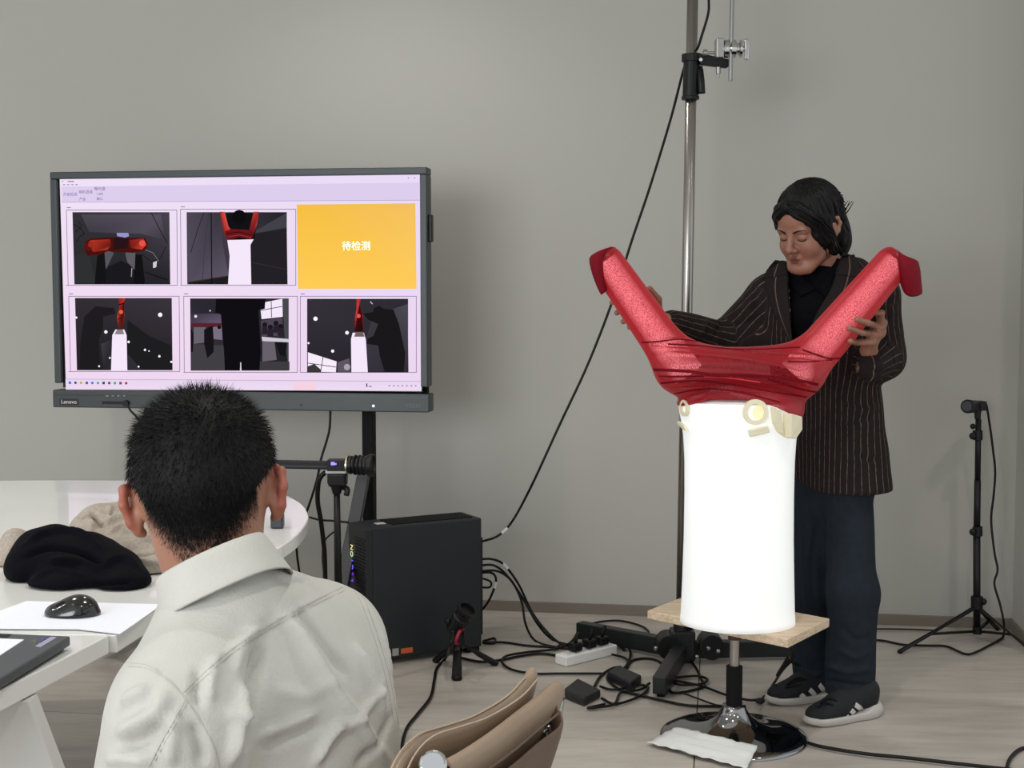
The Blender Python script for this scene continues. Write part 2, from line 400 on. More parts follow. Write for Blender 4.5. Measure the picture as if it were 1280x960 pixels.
# the picture on the panel, a light-emitting face with flat print
M_scr = bpy.data.materials.new('screen_picture'); M_scr.use_nodes = True; nt = M_scr.node_tree
for nn_ in list(nt.nodes): nt.nodes.remove(nn_)
out = nt.nodes.new('ShaderNodeOutputMaterial'); em = nt.nodes.new('ShaderNodeEmission'); at = nt.nodes.new('ShaderNodeVertexColor'); at.layer_name = 'Col'
nt.links.new(at.outputs[0], em.inputs[0]); nt.links.new(em.outputs[0], out.inputs[0]); em.inputs[1].default_value = 1.0
sv = []; sf = []; scl = []; lay = [0]
def spoly(pts, col, z=None):
    """polygon on the screen; col sRGB or list of per-vertex colours"""
    lay[0] += 1; b = len(sv); off = -.010+0.00001*lay[0] if z is None else z
    for p in pts: sv.append(TP(p[0], p[1], off))
    sf.append(tuple(range(b, b+len(pts))))
    for i in range(len(pts)): scl.append(S(*(col[i] if isinstance(col, list) else col)))
def rsx(p, dy=0):  # panels on screen lean with the perspective: pixel pairs given directly
    return p
def srect(x0, y0, x1, y1, col): spoly([(x0, y0), (x0+(y1-y0)*.026*max(0, (300-x0)/230), y1), (x1+(y1-y0)*.026*max(0, (300-x1)/230), y1), (x1, y0)], col)
def sframe(x0, y0, x1, y1, col, w_=.7):
    srect(x0, y0, x1, y0+w_, col); srect(x0, y1-w_, x1, y1, col); srect(x0, y0, x0+w_, y1, col); k = (y1-y0)*.026
    srect(x1-w_, y0, x1, y1, col)
def sdisk(x, y, r, col, n=12): spoly([(x+r*math.cos(6.283*i/n), y-r*math.sin(6.283*i/n)) for i in range(n)], col)
def sline(pts, w_, col):
    for (x0, y0), (x1, y1) in zip(pts[:-1], pts[1:]):
        L = math.hypot(x1-x0, y1-y0)+1e-6; nx, ny = -(y1-y0)/L*w_/2, (x1-x0)/L*w_/2
        spoly([(x0+nx, y0+ny), (x1+nx, y1+ny), (x1-nx, y1-ny), (x0-nx, y0-ny)], col)
LV = (226, 208, 240); PK = (240, 226, 246); DK = (50, 46, 56); BKC = (16, 14, 18); RD = (178, 46, 36); WL = (236, 222, 246)
spoly([(73, 223), (81, 487), (526, 489), (524, 217.5)], [PK, (240, 216, 240), (236, 214, 240), (232, 218, 246)])
spoly([(75, 233), (75.6, 252), (524.4, 250), (524.2, 228)], (222, 206, 238))
sline([(76, 252.6), (524, 250)], .6, (170, 150, 190))
for k, (xx, yy) in enumerate([(76, 226), (83, 226)]): srect(xx, yy, xx+(1.5 if k == 0 else 8), yy+1.2, (120, 100, 150))
for k in range(4): srect(77+k*5.2, 230.2-.04*k, 80+k*5.2, 231.2-.04*k, (130, 110, 160))
for xx in (509, 517): srect(xx, 221.5, xx+1.3, 222.7, (120, 110, 140))
PAN = [(81, 262, 220, 357), (224, 261, 369, 357), None, (84, 370, 223, 465), (228, 370, 371, 466), (374, 370, 520, 466)]
for p in PAN:
    if p: sframe(*p, (120, 100, 130)); srect(p[0]+.8, p[1]-3.2, p[0]+6, p[1]-2.2, (140, 120, 160))
# top row, left picture: view from above
G1 = [(62, 58, 66), (44, 42, 46), (40, 40, 42), (70, 66, 78)]
def pic(x0, y0, x1, y1, cols): spoly([(x0, y0), (x0+(y1-y0)*.03*max(0, (300-x0)/230), y1), (x1+(y1-y0)*.03*max(0, (300-x1)/230), y1), (x1, y0)], cols)
pic(89, 265, 210.5, 355.5, [(52, 50, 54), (38, 40, 42), (36, 36, 40), (72, 66, 78)])
spoly([(100, 268), (200, 268), (205, 300), (175, 292), (110, 290)], [(76, 72, 82), (86, 80, 94), (60, 56, 66), (80, 74, 86), (62, 58, 68)])
spoly([(91, 320), (110, 315), (118, 354), (92, 354)], (46, 48, 50))
sline([(90, 280), (98, 284), (104, 292), (98, 296), (94, 302)], .9, (24, 22, 26)); sline([(96, 276), (101, 282), (93, 290)], .8, (26, 24, 28)); sline([(188, 266), (199, 288), (208, 304)], .9, (22, 20, 24))
sline([(176, 318), (188, 327), (200, 322), (206, 308)], .9, (22, 20, 24)); sline([(180, 340), (196, 346), (208, 350)], 1.6, (22, 20, 24))
spoly([(120, 320), (128, 313), (134, 320), (131, 355), (117, 355)], (20, 20, 22)); spoly([(132, 334), (150, 326), (163, 332), (165, 355), (130, 355)], (26, 25, 29)); spoly([(167, 318), (176, 318), (180, 355), (165, 355)], (18, 18, 20))
spoly([(129, 314), (133, 313), (141, 316), (131, 337)], (86, 84, 90)); spoly([(155, 316), (168, 313), (167, 337), (158, 328)], (92, 90, 96))
spoly([(105, 302), (112, 298), (138, 296), (160, 297), (180, 297), (184, 305), (181, 313), (165, 316), (133, 314), (124, 318), (108, 320), (104, 312)], (70, 18, 16))
spoly([(107, 303), (113, 300), (136, 299), (138, 306), (133, 312), (115, 315)], [(120, 30, 22), (180, 52, 34), (150, 40, 28), (90, 24, 20), (200, 62, 40), (150, 40, 30)])
sdisk(108.5, 308, 5.5, (90, 22, 20)); sdisk(112, 306, 3.4, (150, 44, 34)); spoly([(160, 300), (178, 298), (182, 306), (176, 312), (162, 310)], [(120, 32, 24), (170, 46, 34), (190, 56, 42), (200, 60, 44), (110, 28, 22)]); sdisk(176.5, 304, 4, (230, 84, 74))
spoly([(140, 297), (160, 297), (158, 310), (141, 312)], (40, 20, 24)); spoly([(144.5, 291), (159, 291), (160, 295), (155, 297), (145, 295)], (150, 148, 200))
spoly([(190, 328), (195, 326), (194, 334), (190, 335)], (210, 206, 214)); sline([(180, 312), (190, 316), (197, 326)], .8, (120, 114, 124)); sline([(163.5, 335), (162.8, 346)], .8, (180, 176, 184))
# top middle picture: view from the front
pic(232, 265, 357.5, 355.5, [(72, 66, 80), (74, 66, 82), (38, 36, 42), (34, 34, 38)])
spoly([(232.5, 265), (234.8, 352), (285, 345), (276, 300), (276, 265)], [(78, 72, 84), (82, 76, 92), (92, 84, 100), (70, 64, 76), (56, 52, 62)])
spoly([(234.8, 352), (285, 344), (285, 355.5), (234.9, 355.5)], (30, 28, 30)); sline([(235, 352.5), (285, 344.6)], 1.2, (64, 54, 52))
sline([(262.8, 265), (263.5, 355)], 1.3, (18, 16, 20)); sline([(254, 265), (247, 284), (237, 316)], .8, (30, 26, 34)); sline([(260, 265), (255, 300), (252, 352)], .6, (56, 50, 62))
spoly([(319, 288), (357, 266), (357.5, 285), (318, 292)], (66, 64, 72)); spoly([(313, 292), (357.5, 284), (358.5, 355.5), (311, 355.5)], (36, 33, 38)); sline([(314, 328), (358, 337)], .7, (52, 50, 56)); sline([(313, 292), (357.5, 285)], .8, (58, 55, 62))
spoly([(281, 266), (321, 266), (317, 300), (288, 300)], (18, 17, 20)); sdisk(298, 271, 9, (14, 13, 15))
spoly([(283, 300), (316, 299), (312, 306), (313, 355.5), (284, 355.5), (286, 320)], (244, 232, 250))
spoly([(273.5, 264.5), (279.5, 264.5), (284, 282), (290, 290), (284, 300), (279, 292)], [(150, 40, 34), (230, 80, 68), (214, 70, 60), (90, 22, 22), (70, 14, 18), (120, 24, 26)]); spoly([(316, 264.5), (322.5, 264.5), (320, 280), (315, 296), (308, 298), (311, 285)], [(190, 60, 54), (170, 44, 40), (220, 72, 64), (90, 20, 22), (60, 12, 16), (120, 30, 30)])
spoly([(280, 289), (290, 286), (308, 287), (316, 290), (313, 299), (298, 296), (284, 300)], (104, 22, 28)); sline([(281, 292), (298, 290), (315, 294)], 1, (50, 10, 14)); sline([(283, 296), (298, 293.5), (313, 297)], .8, (170, 50, 54))
# top right: orange status panel
spoly([(370, 255.5), (371.5, 361), (520, 361), (518.5, 254)], [(246, 192, 66), (255, 204, 84), (255, 204, 90), (244, 192, 96)])
# bottom left picture
pic(92.3, 372.5, 213.5, 463, [(50, 46, 52), (36, 34, 38), (34, 32, 36), (58, 52, 60)])
spoly([(98, 462), (99, 430), (104, 396), (118, 383), (141, 385), (143, 392), (128, 396), (127, 412), (122, 426), (124, 462)], (30, 28, 31)); spoly([(125, 430), (138, 425), (160, 430), (200, 462), (128, 462)], [(64, 60, 68), (50, 46, 54), (40, 38, 42), (52, 50, 58), (40, 38, 42)])
spoly([(158, 400), (185, 420), (213, 432), (213.5, 462), (175, 462), (158, 442)], (30, 29, 32))
spoly([(139, 419), (143, 412), (154, 412), (157, 419), (157.8, 463), (137.5, 463)], (244, 232, 250)); spoly([(142, 418), (145, 412), (152, 412), (154, 418)], (140, 130, 136))
spoly([(147, 372.5), (155.5, 372.5), (154, 379), (154.5, 395), (152, 411), (147, 411), (145, 396), (148, 384)], [(140, 30, 26), (190, 50, 40), (60, 14, 14), (150, 44, 34), (90, 26, 20), (100, 30, 24), (210, 76, 56), (150, 40, 34)]); sdisk(150, 390, 2.6, (230, 96, 70)); sline([(147, 381), (154, 379)], 1.4, (40, 10, 10)); sline([(146, 399), (154, 396)], 1, (60, 16, 16))
for xx, yy, rr in [(199, 393.5, 2.7), (131, 415, 2.1), (159.5, 427.5, 1.6), (180, 437.5, 1.5), (185, 439, .9), (198, 445.5, 1.5), (213, 452.5, 1.4), (136, 447.5, 1.2), (172, 458.5, 1.2), (122.5, 458, 1.2), (94, 397, 1.4)]: sdisk(xx, yy, rr, (255, 250, 255))
# bottom middle picture
pic(236.5, 373, 360, 463.5, [(44, 40, 50), (60, 56, 62), (34, 34, 36), (44, 42, 48)])
spoly([(237, 392), (277, 392), (277, 404), (237, 404)], [(56, 48, 64), (84, 72, 96), (100, 90, 110), (70, 62, 80)]); srect(237.2, 404, 277, 408.5, (88, 34, 44)); spoly([(241, 409), (256, 409), (256, 428), (241, 430)], (104, 98, 108)); spoly([(238, 430), (280, 432), (280, 463), (238, 463)], (66, 63, 68))
for q in [[(254, 412), (266, 407), (266, 440), (258, 448), (254, 430)], [(237, 408), (241, 418), (240, 440), (237, 440)]]: spoly(q, (22, 20, 25))
spoly([(265, 409), (276, 407), (277, 425), (266, 424)], (120, 110, 128)); sdisk(262, 411, 3, (20, 18, 22)); sdisk(273, 409, 2.6, (24, 20, 26)); sdisk(243.5, 395.5, 1.8, (230, 226, 236)); sdisk(261.5, 388.5, 1, (210, 205, 220))
spoly([(324, 379), (352, 373.5), (352.5, 396), (326, 399)], (244, 232, 250)); sline([(338, 376), (338.5, 397)], .9, (50, 44, 54)); sline([(325, 388), (352, 383)], .9, (50, 44, 54)); spoly([(352.5, 373), (360, 373), (360, 463), (355, 425)], (72, 72, 76))
spoly([(325, 401), (352, 397), (353, 420), (326, 421)], (78, 68, 80)); 
for xx, yy in [(330, 406), (337, 409), (344, 404), (350, 408)]: sdisk(xx, yy, 3.2, (26, 24, 30)); spoly([(xx-3, yy+2), (xx+3, yy+2), (xx+4, yy+12), (xx-4, yy+12)], (40, 34, 44))
spoly([(326, 421), (361, 424), (360, 428), (327, 426.5)], (206, 200, 214)); spoly([(327, 427), (342, 427), (345, 450), (327, 452)], (104, 96, 106)); spoly([(343, 428), (358, 428), (356, 446), (349, 444), (347, 438)], (22, 22, 26)); spoly([(324, 452), (361, 452), (361, 463), (324, 463)], (62, 60, 64))
spoly([(269, 373), (331, 373), (330, 386), (322, 388), (325, 440), (323, 463), (280, 463), (279, 440), (276, 405), (275, 393), (268, 391)], BKC); spoly([(299, 463.5), (299.4, 453), (300.4, 453), (300.8, 463.5)], (226, 214, 232))
# bottom right picture
pic(383, 373.5, 509.5, 466, [(52, 50, 56), (40, 36, 42), (42, 36, 46), (46, 44, 50)])
spoly([(455, 430), (465, 395), (509, 380), (510, 465), (455, 465)], [(58, 54, 62), (60, 58, 64), (76, 74, 82), (50, 46, 54), (54, 50, 60)])
spoly([(453, 392), (466, 390), (466, 386), (473, 382), (479, 386), (491, 387), (498, 405), (506, 442), (504, 465), (480, 465), (474, 445), (472, 432), (458, 430), (458, 424), (466, 420), (472, 405), (460, 400)], (26, 24, 27))
spoly([(384, 440.5), (420, 452), (419, 465.5), (384, 464.5)], (246, 236, 250)); sline([(403, 446), (400, 465)], .9, (44, 38, 48)); sline([(384, 454), (419, 459)], .9, (44, 38, 48)); spoly([(384, 458), (392, 455), (400, 462), (400, 465), (384, 465)], (60, 56, 60)); spoly([(421, 453), (436, 448), (437, 465), (421, 465)], (92, 86, 98)); sdisk(433, 459, 4, (170, 162, 176))
spoly([(438, 424), (440, 416), (454, 416), (456.5, 424), (459, 465.5), (438.5, 465.5)], (244, 232, 250)); spoly([(442, 421), (444, 415), (453, 415), (455, 421)], (110, 98, 96)); spoly([(445, 373.5), (450, 373.5), (449, 382), (453, 395), (453, 415), (443, 415), (442, 400), (445, 386)], [(200, 40, 40), (170, 36, 38), (60, 10, 16), (150, 28, 34), (40, 10, 14), (50, 12, 16), (90, 16, 24), (220, 70, 66)]); sline([(444, 395), (453, 392)], 1, (50, 8, 14)); sline([(443, 402), (453, 400)], .8, (60, 10, 16)); sdisk(447.5, 395, 2.6, (230, 84, 80))
for xx, yy, rr in [(393.5, 398.5, 2.7), (433, 416, 2.3), (415, 439, 2), (384.8, 429, 1.3)]: sdisk(xx, yy, rr, (255, 250, 255))
sline([(462, 377), (465, 380)], .8, (230, 226, 240))
# task bar
spoly([(80.5, 474), (81, 487), (526, 489), (525.8, 477)], [(232, 214, 240), (238, 220, 240), (238, 220, 242), (232, 214, 242)]); sline([(80.5, 474), (525.5, 477)], .6, (180, 160, 190)); spoly([(366, 477), (366, 488), (394, 488), (394, 477)], [(246, 210, 226)]*4)
tcol = [(80, 120, 220), (90, 80, 110), (210, 170, 90), (90, 90, 140), (80, 120, 230), (90, 170, 180), (70, 60, 90), (80, 80, 90), (90, 160, 140), (110, 80, 110), (190, 50, 60)]
for k, c in enumerate(tcol):
    x_ = 86+k*7.05; y_ = 478.6+k*.06
    (srect(x_-1.6, y_-1.6, x_+1.6, y_+1.6, c) if k % 3 == 0 else sdisk(x_, y_, 1.8, c, 8))
srect(457, 479.5, 458.5, 484, (70, 60, 90)); srect(460, 482.5, 464, 484, (150, 140, 170))
for k in range(7): srect(485+k*5.5, 481.6, 487+k*5.5, 483.2, (150, 135, 170))
scr = link_mesh('screen', sv, sf, M_scr, tv)
ca = scr.data.color_attributes.new('Col', 'FLOAT_COLOR', 'POINT'); ca.data.foreach_set('color', [c for q in scl for c in q])
M_txtw = mat('screen_text_white', (1, 1, 1, 1), emit=S(250, 235, 190), estr=1); M_txtd = mat('screen_text_dark', (0, 0, 0, 1), 1, emit=S(110, 90, 140), estr=1, spec=0)
so = -.0075
text('status_text', '待检测', .036, TP(444.5, 308, so), RX, (0, 0, 1), M_txtw, tv, .0001)
text('toolbar_text', '开始检测', .014, TP(86.5, 243, so), RX, (0, 0, 1), M_txtd, tv, .0001)
text('toolbar_text', '相机选择', .014, TP(106, 240, so), RX, (0, 0, 1), M_txtd, tv, .0001)
text('toolbar_text', '产品', .013, TP(102, 249, so), RX, (0, 0, 1), M_txtd, tv, .0001)
text('toolbar_text', '曝光度', .015, TP(123.5, 236, so), RX, (0, 0, 1), M_txtd, tv, .0001)
text('toolbar_text', '1,600', .012, TP(123.5, 242.3, so), RX, (0, 0, 1), M_txtd, tv, .0001)
text('toolbar_text', '确认', .013, TP(123.5, 248.6, so), RX, (0, 0, 1), M_txtd, tv, .0001)
# marks on the bottom bar
M_badge = mat('badge_black', S(20, 18, 20), .3); M_badget = mat('badge_text', S(215, 212, 210), .4)
bo = .0135
pa = TP(88.5, 502, bo)
MB().box(pa, (.076, .003, .023), RX, RY).build('badge', M_badge, bb, bevel=.001)
text('badge_text', 'Lenovo', .021, TP(88.5, 502, bo+.002), RX, (0, 0, 1), M_badget, bb)
MB().box(TP(147, 503, bo), (.11, .003, .011), RX, RY).cyl(TP(160, 503.5, bo-.004), TP(160, 503.5, bo+.012), .012).build('port_panel', M_blk, bb)
MB().cyl(TP(378, 506, bo-.002), TP(378, 506, bo+.001), .004).build('sensor', M_blk, bb)
MB().cyl(TP(468, 507, bo-.002), TP(468, 507, bo+.002), .005).build('power_button', M_satin, bb)
text('model_mark', 'VSGIV', .022, TP(517, 507, bo), RX, (0, 0, 1), mat('mark_grey', S(98, 102, 102), .5), bb)
for k in range(4): MB().box(TP(136+k*7, 494.5, bo), (.008, .002, .0018), RX, RY).build('indicator', M_badget, bb)
q0 = TA(534, 268)[1]; q1 = TA(534, 302)[1]
MB().box(TQ(a1_+.006, (q0+q1)/2, -.03), (.014, .03, q0-q1), RX, RY).build('pen_holder', M_blk, tv, bevel=.003)
tag(tv)
# rolling stand of the display
st = thing('display_stand', G(310, 800), 'black steel stand with two posts carrying the large touch display', 'stand')
for px_ in (451, 174):
    a = TP(px_, 505, -.115); a.z += .35; b = Vector((a.x, a.y, 0.06))
    MB().bar(a, b, .042, .05, RY).build('post', M_blkm, st, bevel=.003)
    o = Vector((b.x, b.y, .0))
    top = b+Vector((0, 0, .62-.06)); 
    MB().bar(P(px_+4, 592, TVD-.02), P(px_-30, 770, TVD-.35), .045, .03, RY).build('brace', mat('brace_grey', S(50, 52, 55), .5), st, bevel=.003)
    MB().bar(o-RY*.42+Vector((0, 0, .05)), o+RY*.12+Vector((0, 0, .05)), .05, .04).build('foot', M_blkm, st, bevel=.003)
    MB().bar(P(px_-30, 770, TVD-.35), o-RY*.38+Vector((0, 0, .05)), .045, .03, RY).build('brace_end', M_blkm, st)
MB().bar(TP(174, 530, -.115), TP(451, 530, -.115), .04, .05).build('crossbar', M_blkm, st) if False else None

# ---------------- computer tower ----------------
A = G(462, 835); B = G(607, 814); u = (B-A); u.z = 0; LT = u.length; u.normalize(); nv = Vector((-u.y, u.x, 0)); HT = .475; WT = .162
A.z = 0; fz = .02
pc = thing('computer_tower', A+u*LT/2+nv*WT/2, 'dark grey computer tower standing on the floor under the display', 'computer')
M_pc = mat('tower_grey', S(36, 41, 44), .5, metal=.25); M_pct = mat('tower_top', S(26, 28, 31), .55)
C_ = A+u*LT/2+nv*WT/2
MB().box(C_+Vector((0, 0, fz+HT/2)), (LT-.03, WT, HT), u, nv).build('case', M_pc, pc, bevel=.006)
ff = MB().box(A+u*.004+nv*WT/2+Vector((0, 0, fz+HT/2)), (.03, WT-.004, HT-.004), u, nv).build('front_panel', M_pct, pc, bevel=.006)
for k in range(34):
    MB().box(A-u*.0125+nv*(WT*.32)+Vector((0, 0, fz+.05+k*.0115)), (.004, WT*.56, .005), u, nv).build('grille_slat', M_blk, ff)
M_legion = [mat('lit_letters_%s' % n, (0, 0, 0, 1), emit=S(*c), estr=1.2) for n, c in (('yellow', (235, 225, 140)), ('green', (190, 215, 170)), ('blue', (130, 110, 250)), ('violet', (120, 60, 220)))]
for k, ch in enumerate('LEGION'):
    z = .272+(k)*.0235
    text('lit_letter', ch, .030, A-u*.0155+nv*.118+Vector((0, 0, fz+z)), (0, 0, 1), nv, M_legion[[3, 3, 2, 2, 1, 0][k]], ff, .0008, sx=.9)
tp = MB().box(C_+u*.03+Vector((0, 0, fz+HT+.0005)), (LT-.14, WT-.05, .005), u, nv)
tv_ = tp.build('top_vent', M_blkm, pc, bevel=.001)
MB().box(C_-u*.16+Vector((0, 0, fz+HT+.002))-nv*.02, (.035, .03, .002), u, nv).build('top_sticker', mat('paper_sticker', S(190, 190, 190), .6), pc)
stc = [S(40, 40, 42), S(150, 150, 148), S(160, 160, 158), S(205, 98, 52)]
for k, c in enumerate(stc): MB().box(A+u*(.035+.085*0+k*.032+(.012 if k == 3 else 0))+Vector((0, 0, fz+.024))-nv*.0005, (.024 if k < 3 else .046, .002, .026 if k < 3 else .018), u, nv).build('side_sticker', mat('sticker_%d' % k, c, .5), pc)
MB().box(C_+u*LT*.485+Vector((0, 0, fz+.22)), (.006, WT-.03, .36), u, nv).build('rear_panel', M_blk, pc)
for sx_ in (-.4, .4):
    for sy_ in (-.35, .35): MB().box(C_+u*LT*sx_+nv*WT*sy_+Vector((0, 0, fz/2)), (.05, .03, fz), u, nv).build('foot', M_rub, pc)

# ---------------- heavy light stand with turtle base ----------------
DS = 4.82; sb = G(858, 826)
DS = sb.y
ls = thing('light_stand', (sb.x, sb.y, 0), 'tall steel pole stand with low black steel legs beside the lit form', 'stand')
ptop = P(868, -120, DS); pbot = P(851, 800, DS)
pl_ = MB().cyl(pbot, ptop, .0195, seg=32).build('pole', M_steel, ls, smooth=False)
pl_.data.polygons.foreach_set('use_smooth', [len(p.vertices) == 4 for p in pl_.data.polygons])
hub = Vector((pbot.x+.005, pbot.y, 0))
def leg(e, w_, h_, name='leg'):
    e = G(*e); e.z = 0; a = Vector((hub.x, hub.y, 0)); d = (e-a).normalized()
    lg = MB().bar(a+d*.05+Vector((0, 0, .012+h_/2)), e+Vector((0, 0, .012+h_/2)), w_, h_).build(name, M_dgrey if False else mat('leg_black', S(28, 31, 33), .4, metal=.3), ls, bevel=.004)
    MB().cyl(e-d*.03, e-d*.03+Vector((0, 0, .014)), .014).build('foot_pad', M_rub, lg); return lg
leg((724, 801), .045, .062); leg((1003, 823), .045, .058); leg((824, 873), .045, .06)
hb = MB().box(hub+Vector((0, 0, .06)), (.085, .085, .11)).cyl(hub+Vector((0, 0, .01)), hub+Vector((0, 0, .14)), .032).build('hub', mat('hub_black', S(24, 27, 28), .4, metal=.2), ls, bevel=.008)
for dx in (.10, -.05):
    MB().cyl(hub+Vector((dx, -.05, .06)), hub+Vector((dx, .04, .06)), .045, seg=24).build('leg_joint', M_blk, ls, bevel=.003)
for dx, dz in ((-.1, .06), (-.045, .05), (.085, .06), (.12, .05), (.045, .03)): MB().sphere(hub+Vector((dx, -.055, dz)), .008, 10).build('bolt', M_satin, ls)
MB().tube([hub+Vector((.01, -.05, .13)), hub+Vector((.07, -.07, .16)), hub+Vector((.14, -.09, .18))], .011).build('lever', M_blk, ls, smooth=True)
c0 = P(865, 70, DS); c1 = P(863, 124, DS)
MB().cyl(c1, c0, .028, .029, seg=24).cyl(c0-Vector((0, 0, .02)), c0+Vector((0, 0, .006)), .036).cyl(c1-Vector((0, 0, .002)), c1+Vector((0, 0, .01)), .031).build('sleeve', M_blk, ls, bevel=.002, smooth=False)
br = thing('rod_clamp', P(895, 76, DS-.02), 'chrome grip head with a T-handle clamping a thin vertical rod', 'clamp')
dpt = DS-.01
MB().prism([P(872, 68, dpt), P(885, 70, dpt), P(913, 76, dpt), (P(913, 82, dpt)), P(907, 86, dpt), P(875, 82, dpt)], (0, -.022, 0)).build('arm', M_blk, br, bevel=.003)
MB().tube([P(874, 84, dpt), P(876, 100, dpt-.01), P(877, 117, dpt-.01)], .013, seg=10).build('lever', M_blk, br, smooth=True)
MB().cyl(P(876, 74.5, dpt-.03), P(876, 74.5, dpt-.024), .006).build('screw', M_satin, br)
g = MB().box(P(899, 61, dpt-.03), (.026, .05, .065)).build('grip_block', M_satin, br, bevel=.003)
MB().lathe([(.02, 0), (.031, .006), (.031, .02), (.022, .024), (.031, .028), (.031, .044), (.02, .048), (.02, .055), (.03, .058), (.03, .066), (.01, .07), (.01, .085), (0, .085)], P(903, 61, dpt-.03), (1, 0, 0)).build('grip_jaws', M_chrome, br, smooth=False)
MB().prism([P(929, 50, dpt-.03), P(935, 49, dpt-.03), P(936, 60, dpt-.03), P(935, 76, dpt-.03), P(929, 75, dpt-.03), P(930, 62, dpt-.03)], (0, -.02, 0)).build('handle', M_chrome, br, bevel=.004)
MB().cyl(P(880, 66, dpt-.03), P(893, 66, dpt-.03), .005).cyl(P(879, 66, dpt-.03), P(884, 66, dpt-.03), .011).build('knob', M_satin, br)
MB().cyl(P(898, 84, dpt-.012), P(898, 92, dpt-.012), .009).cyl(P(898, 92, dpt-.012), P(897.5, 97, dpt-.012), .005).build('stud', M_satin, br)
rd = MB().cyl(P(917.5, -110, dpt-.045), P(913, 101, dpt-.045), .0075, seg=16).build('thin_rod', mat('rod_grey', S(150, 152, 150), .35, metal=.8)); tag(rd, 'thin grey metal rod hanging vertically through the chrome clamp', 'rod')

# ---------------- stool with board, lit form ----------------
SD = 4.03; sg = G(917, 921); SD = sg.y
stl = thing('swivel_stool', (sg.x, sg.y, 0), 'gas-lift stool with a chrome trumpet base and a bare wooden board top', 'stool')
RB = .218
prof = [(RB, 0), (RB, .006), (RB-.008, .012), (.19, .017), (.15, .022), (.11, .03), (.075, .044), (.052, .062), (.04, .08), (.036, .09), (.034, .098), (0.0, .098)]
M_chb = mat('chrome_base', S(150, 150, 152), .06, metal=1)
MB().lathe(prof, sg, seg=72).build('base', M_chb, stl, smooth=True)
zb0 = .345
MB().cyl(sg+Vector((0, 0, .095)), sg+Vector((0, 0, .215)), .024, seg=28).build('sleeve', M_blkm, stl, bevel=.002)
MB().cyl(sg+Vector((0, 0, .2)), sg+Vector((0, 0, zb0-.04)), .0145, seg=24).build('column', M_steel, stl, smooth=False)
MB().cyl(sg+Vector((0, 0, zb0-.05)), sg+Vector((0, 0, zb0-.026)), .02, seg=20).build('mount', mat('rust_brown', S(70, 52, 44), .7), stl)
def wood_mat():
    m = bpy.data.materials.new('pale_wood'); m.use_nodes = True; nt = m.node_tree; b = nt.nodes['Principled BSDF']
    tc = nt.nodes.new('ShaderNodeTexCoord'); mp = nt.nodes.new('ShaderNodeMapping'); mp.inputs['Scale'].default_value = (2.5, 40, 40); mp.inputs['Rotation'].default_value = (0, 0, .26)
    n = nt.nodes.new('ShaderNodeTexNoise'); n.inputs['Scale'].default_value = 3; n.inputs['Detail'].default_value = 6; n.inputs['Distortion'].default_value = .6
    cr = nt.nodes.new('ShaderNodeValToRGB'); cr.color_ramp.elements[0].color = S(190, 166, 138); cr.color_ramp.elements[1].color = S(216, 196, 170); cr.color_ramp.elements[0].position = .35; cr.color_ramp.elements[1].position = .6
    nt.links.new(tc.outputs['Object'], mp.inputs[0]); nt.links.new(mp.outputs[0], n.inputs[0]); nt.links.new(n.outputs[0], cr.inputs[0]); nt.links.new(cr.outputs[0], b.inputs['Base Color']); b.inputs['Roughness'].default_value = .55
    return m
zt_ = zb0
cL = G(809, 763, zt_); cF = G(985, 799, zt_); cR = G(1037, 773, zt_); cB = cL+(cR-cF)
m = MB().prism([cL, cF, cR, cB], (0, 0, -.026)); m.build('board', wood_mat(), stl, bevel=.003)
# tissue on the base
tis = [G(809, 930, .02), G(846, 909, .05), G(947, 932, .05), G(936, 960, .004)]
vs = []; nx, ny = 16, 10
tis_px = [(846, 909), (947, 933), (933, 962), (809, 929)]
for i in range(nx+1):
    for j in range(ny+1):
        s_ = i/nx; t_ = j/ny; pa_ = [Vector(p) for p in tis_px]; pq = (pa_[0].lerp(pa_[1], s_)).lerp(pa_[3].lerp(pa_[2], s_), t_); zz = 0.01
        for _ in range(8): q = G(pq.x, pq.y, zz+.005); r_ = math.hypot(q.x-sg.x, q.y-sg.y); zz = .5*zz+.5*float(np.interp(r_, [.04, .052, .075, .11, .15, .19, .21, .225, .3], [.08, .062, .044, .03, .022, .017, .013, .006, .003]))
        zz = np.interp(r_, [.04, .052, .075, .11, .15, .19, .21, .225, .3], [.08, .062, .044, .03, .022, .017, .013, .006, .003])
        jg = random.uniform(-.004, .004) if i in (0, nx) or j in (0, ny) else 0
        vs.append((q.x+jg, q.y+jg, zz+.005+.003*abs(math.sin(i*1.3+j*.4))+.002*math.sin(j*2.1)))
fs = [(i*(ny+1)+j, (i+1)*(ny+1)+j, (i+1)*(ny+1)+j+1, i*(ny+1)+j+1) for i in range(nx) for j in range(ny)]
o = link_mesh('tissue', vs, fs, mat('tissue_paper', S(214, 216, 214), .9, bump=.2, bscale=200), smooth=True, solid=.001); tag(o, 'crumpled white paper tissue lying on the chrome stool base', 'tissue')
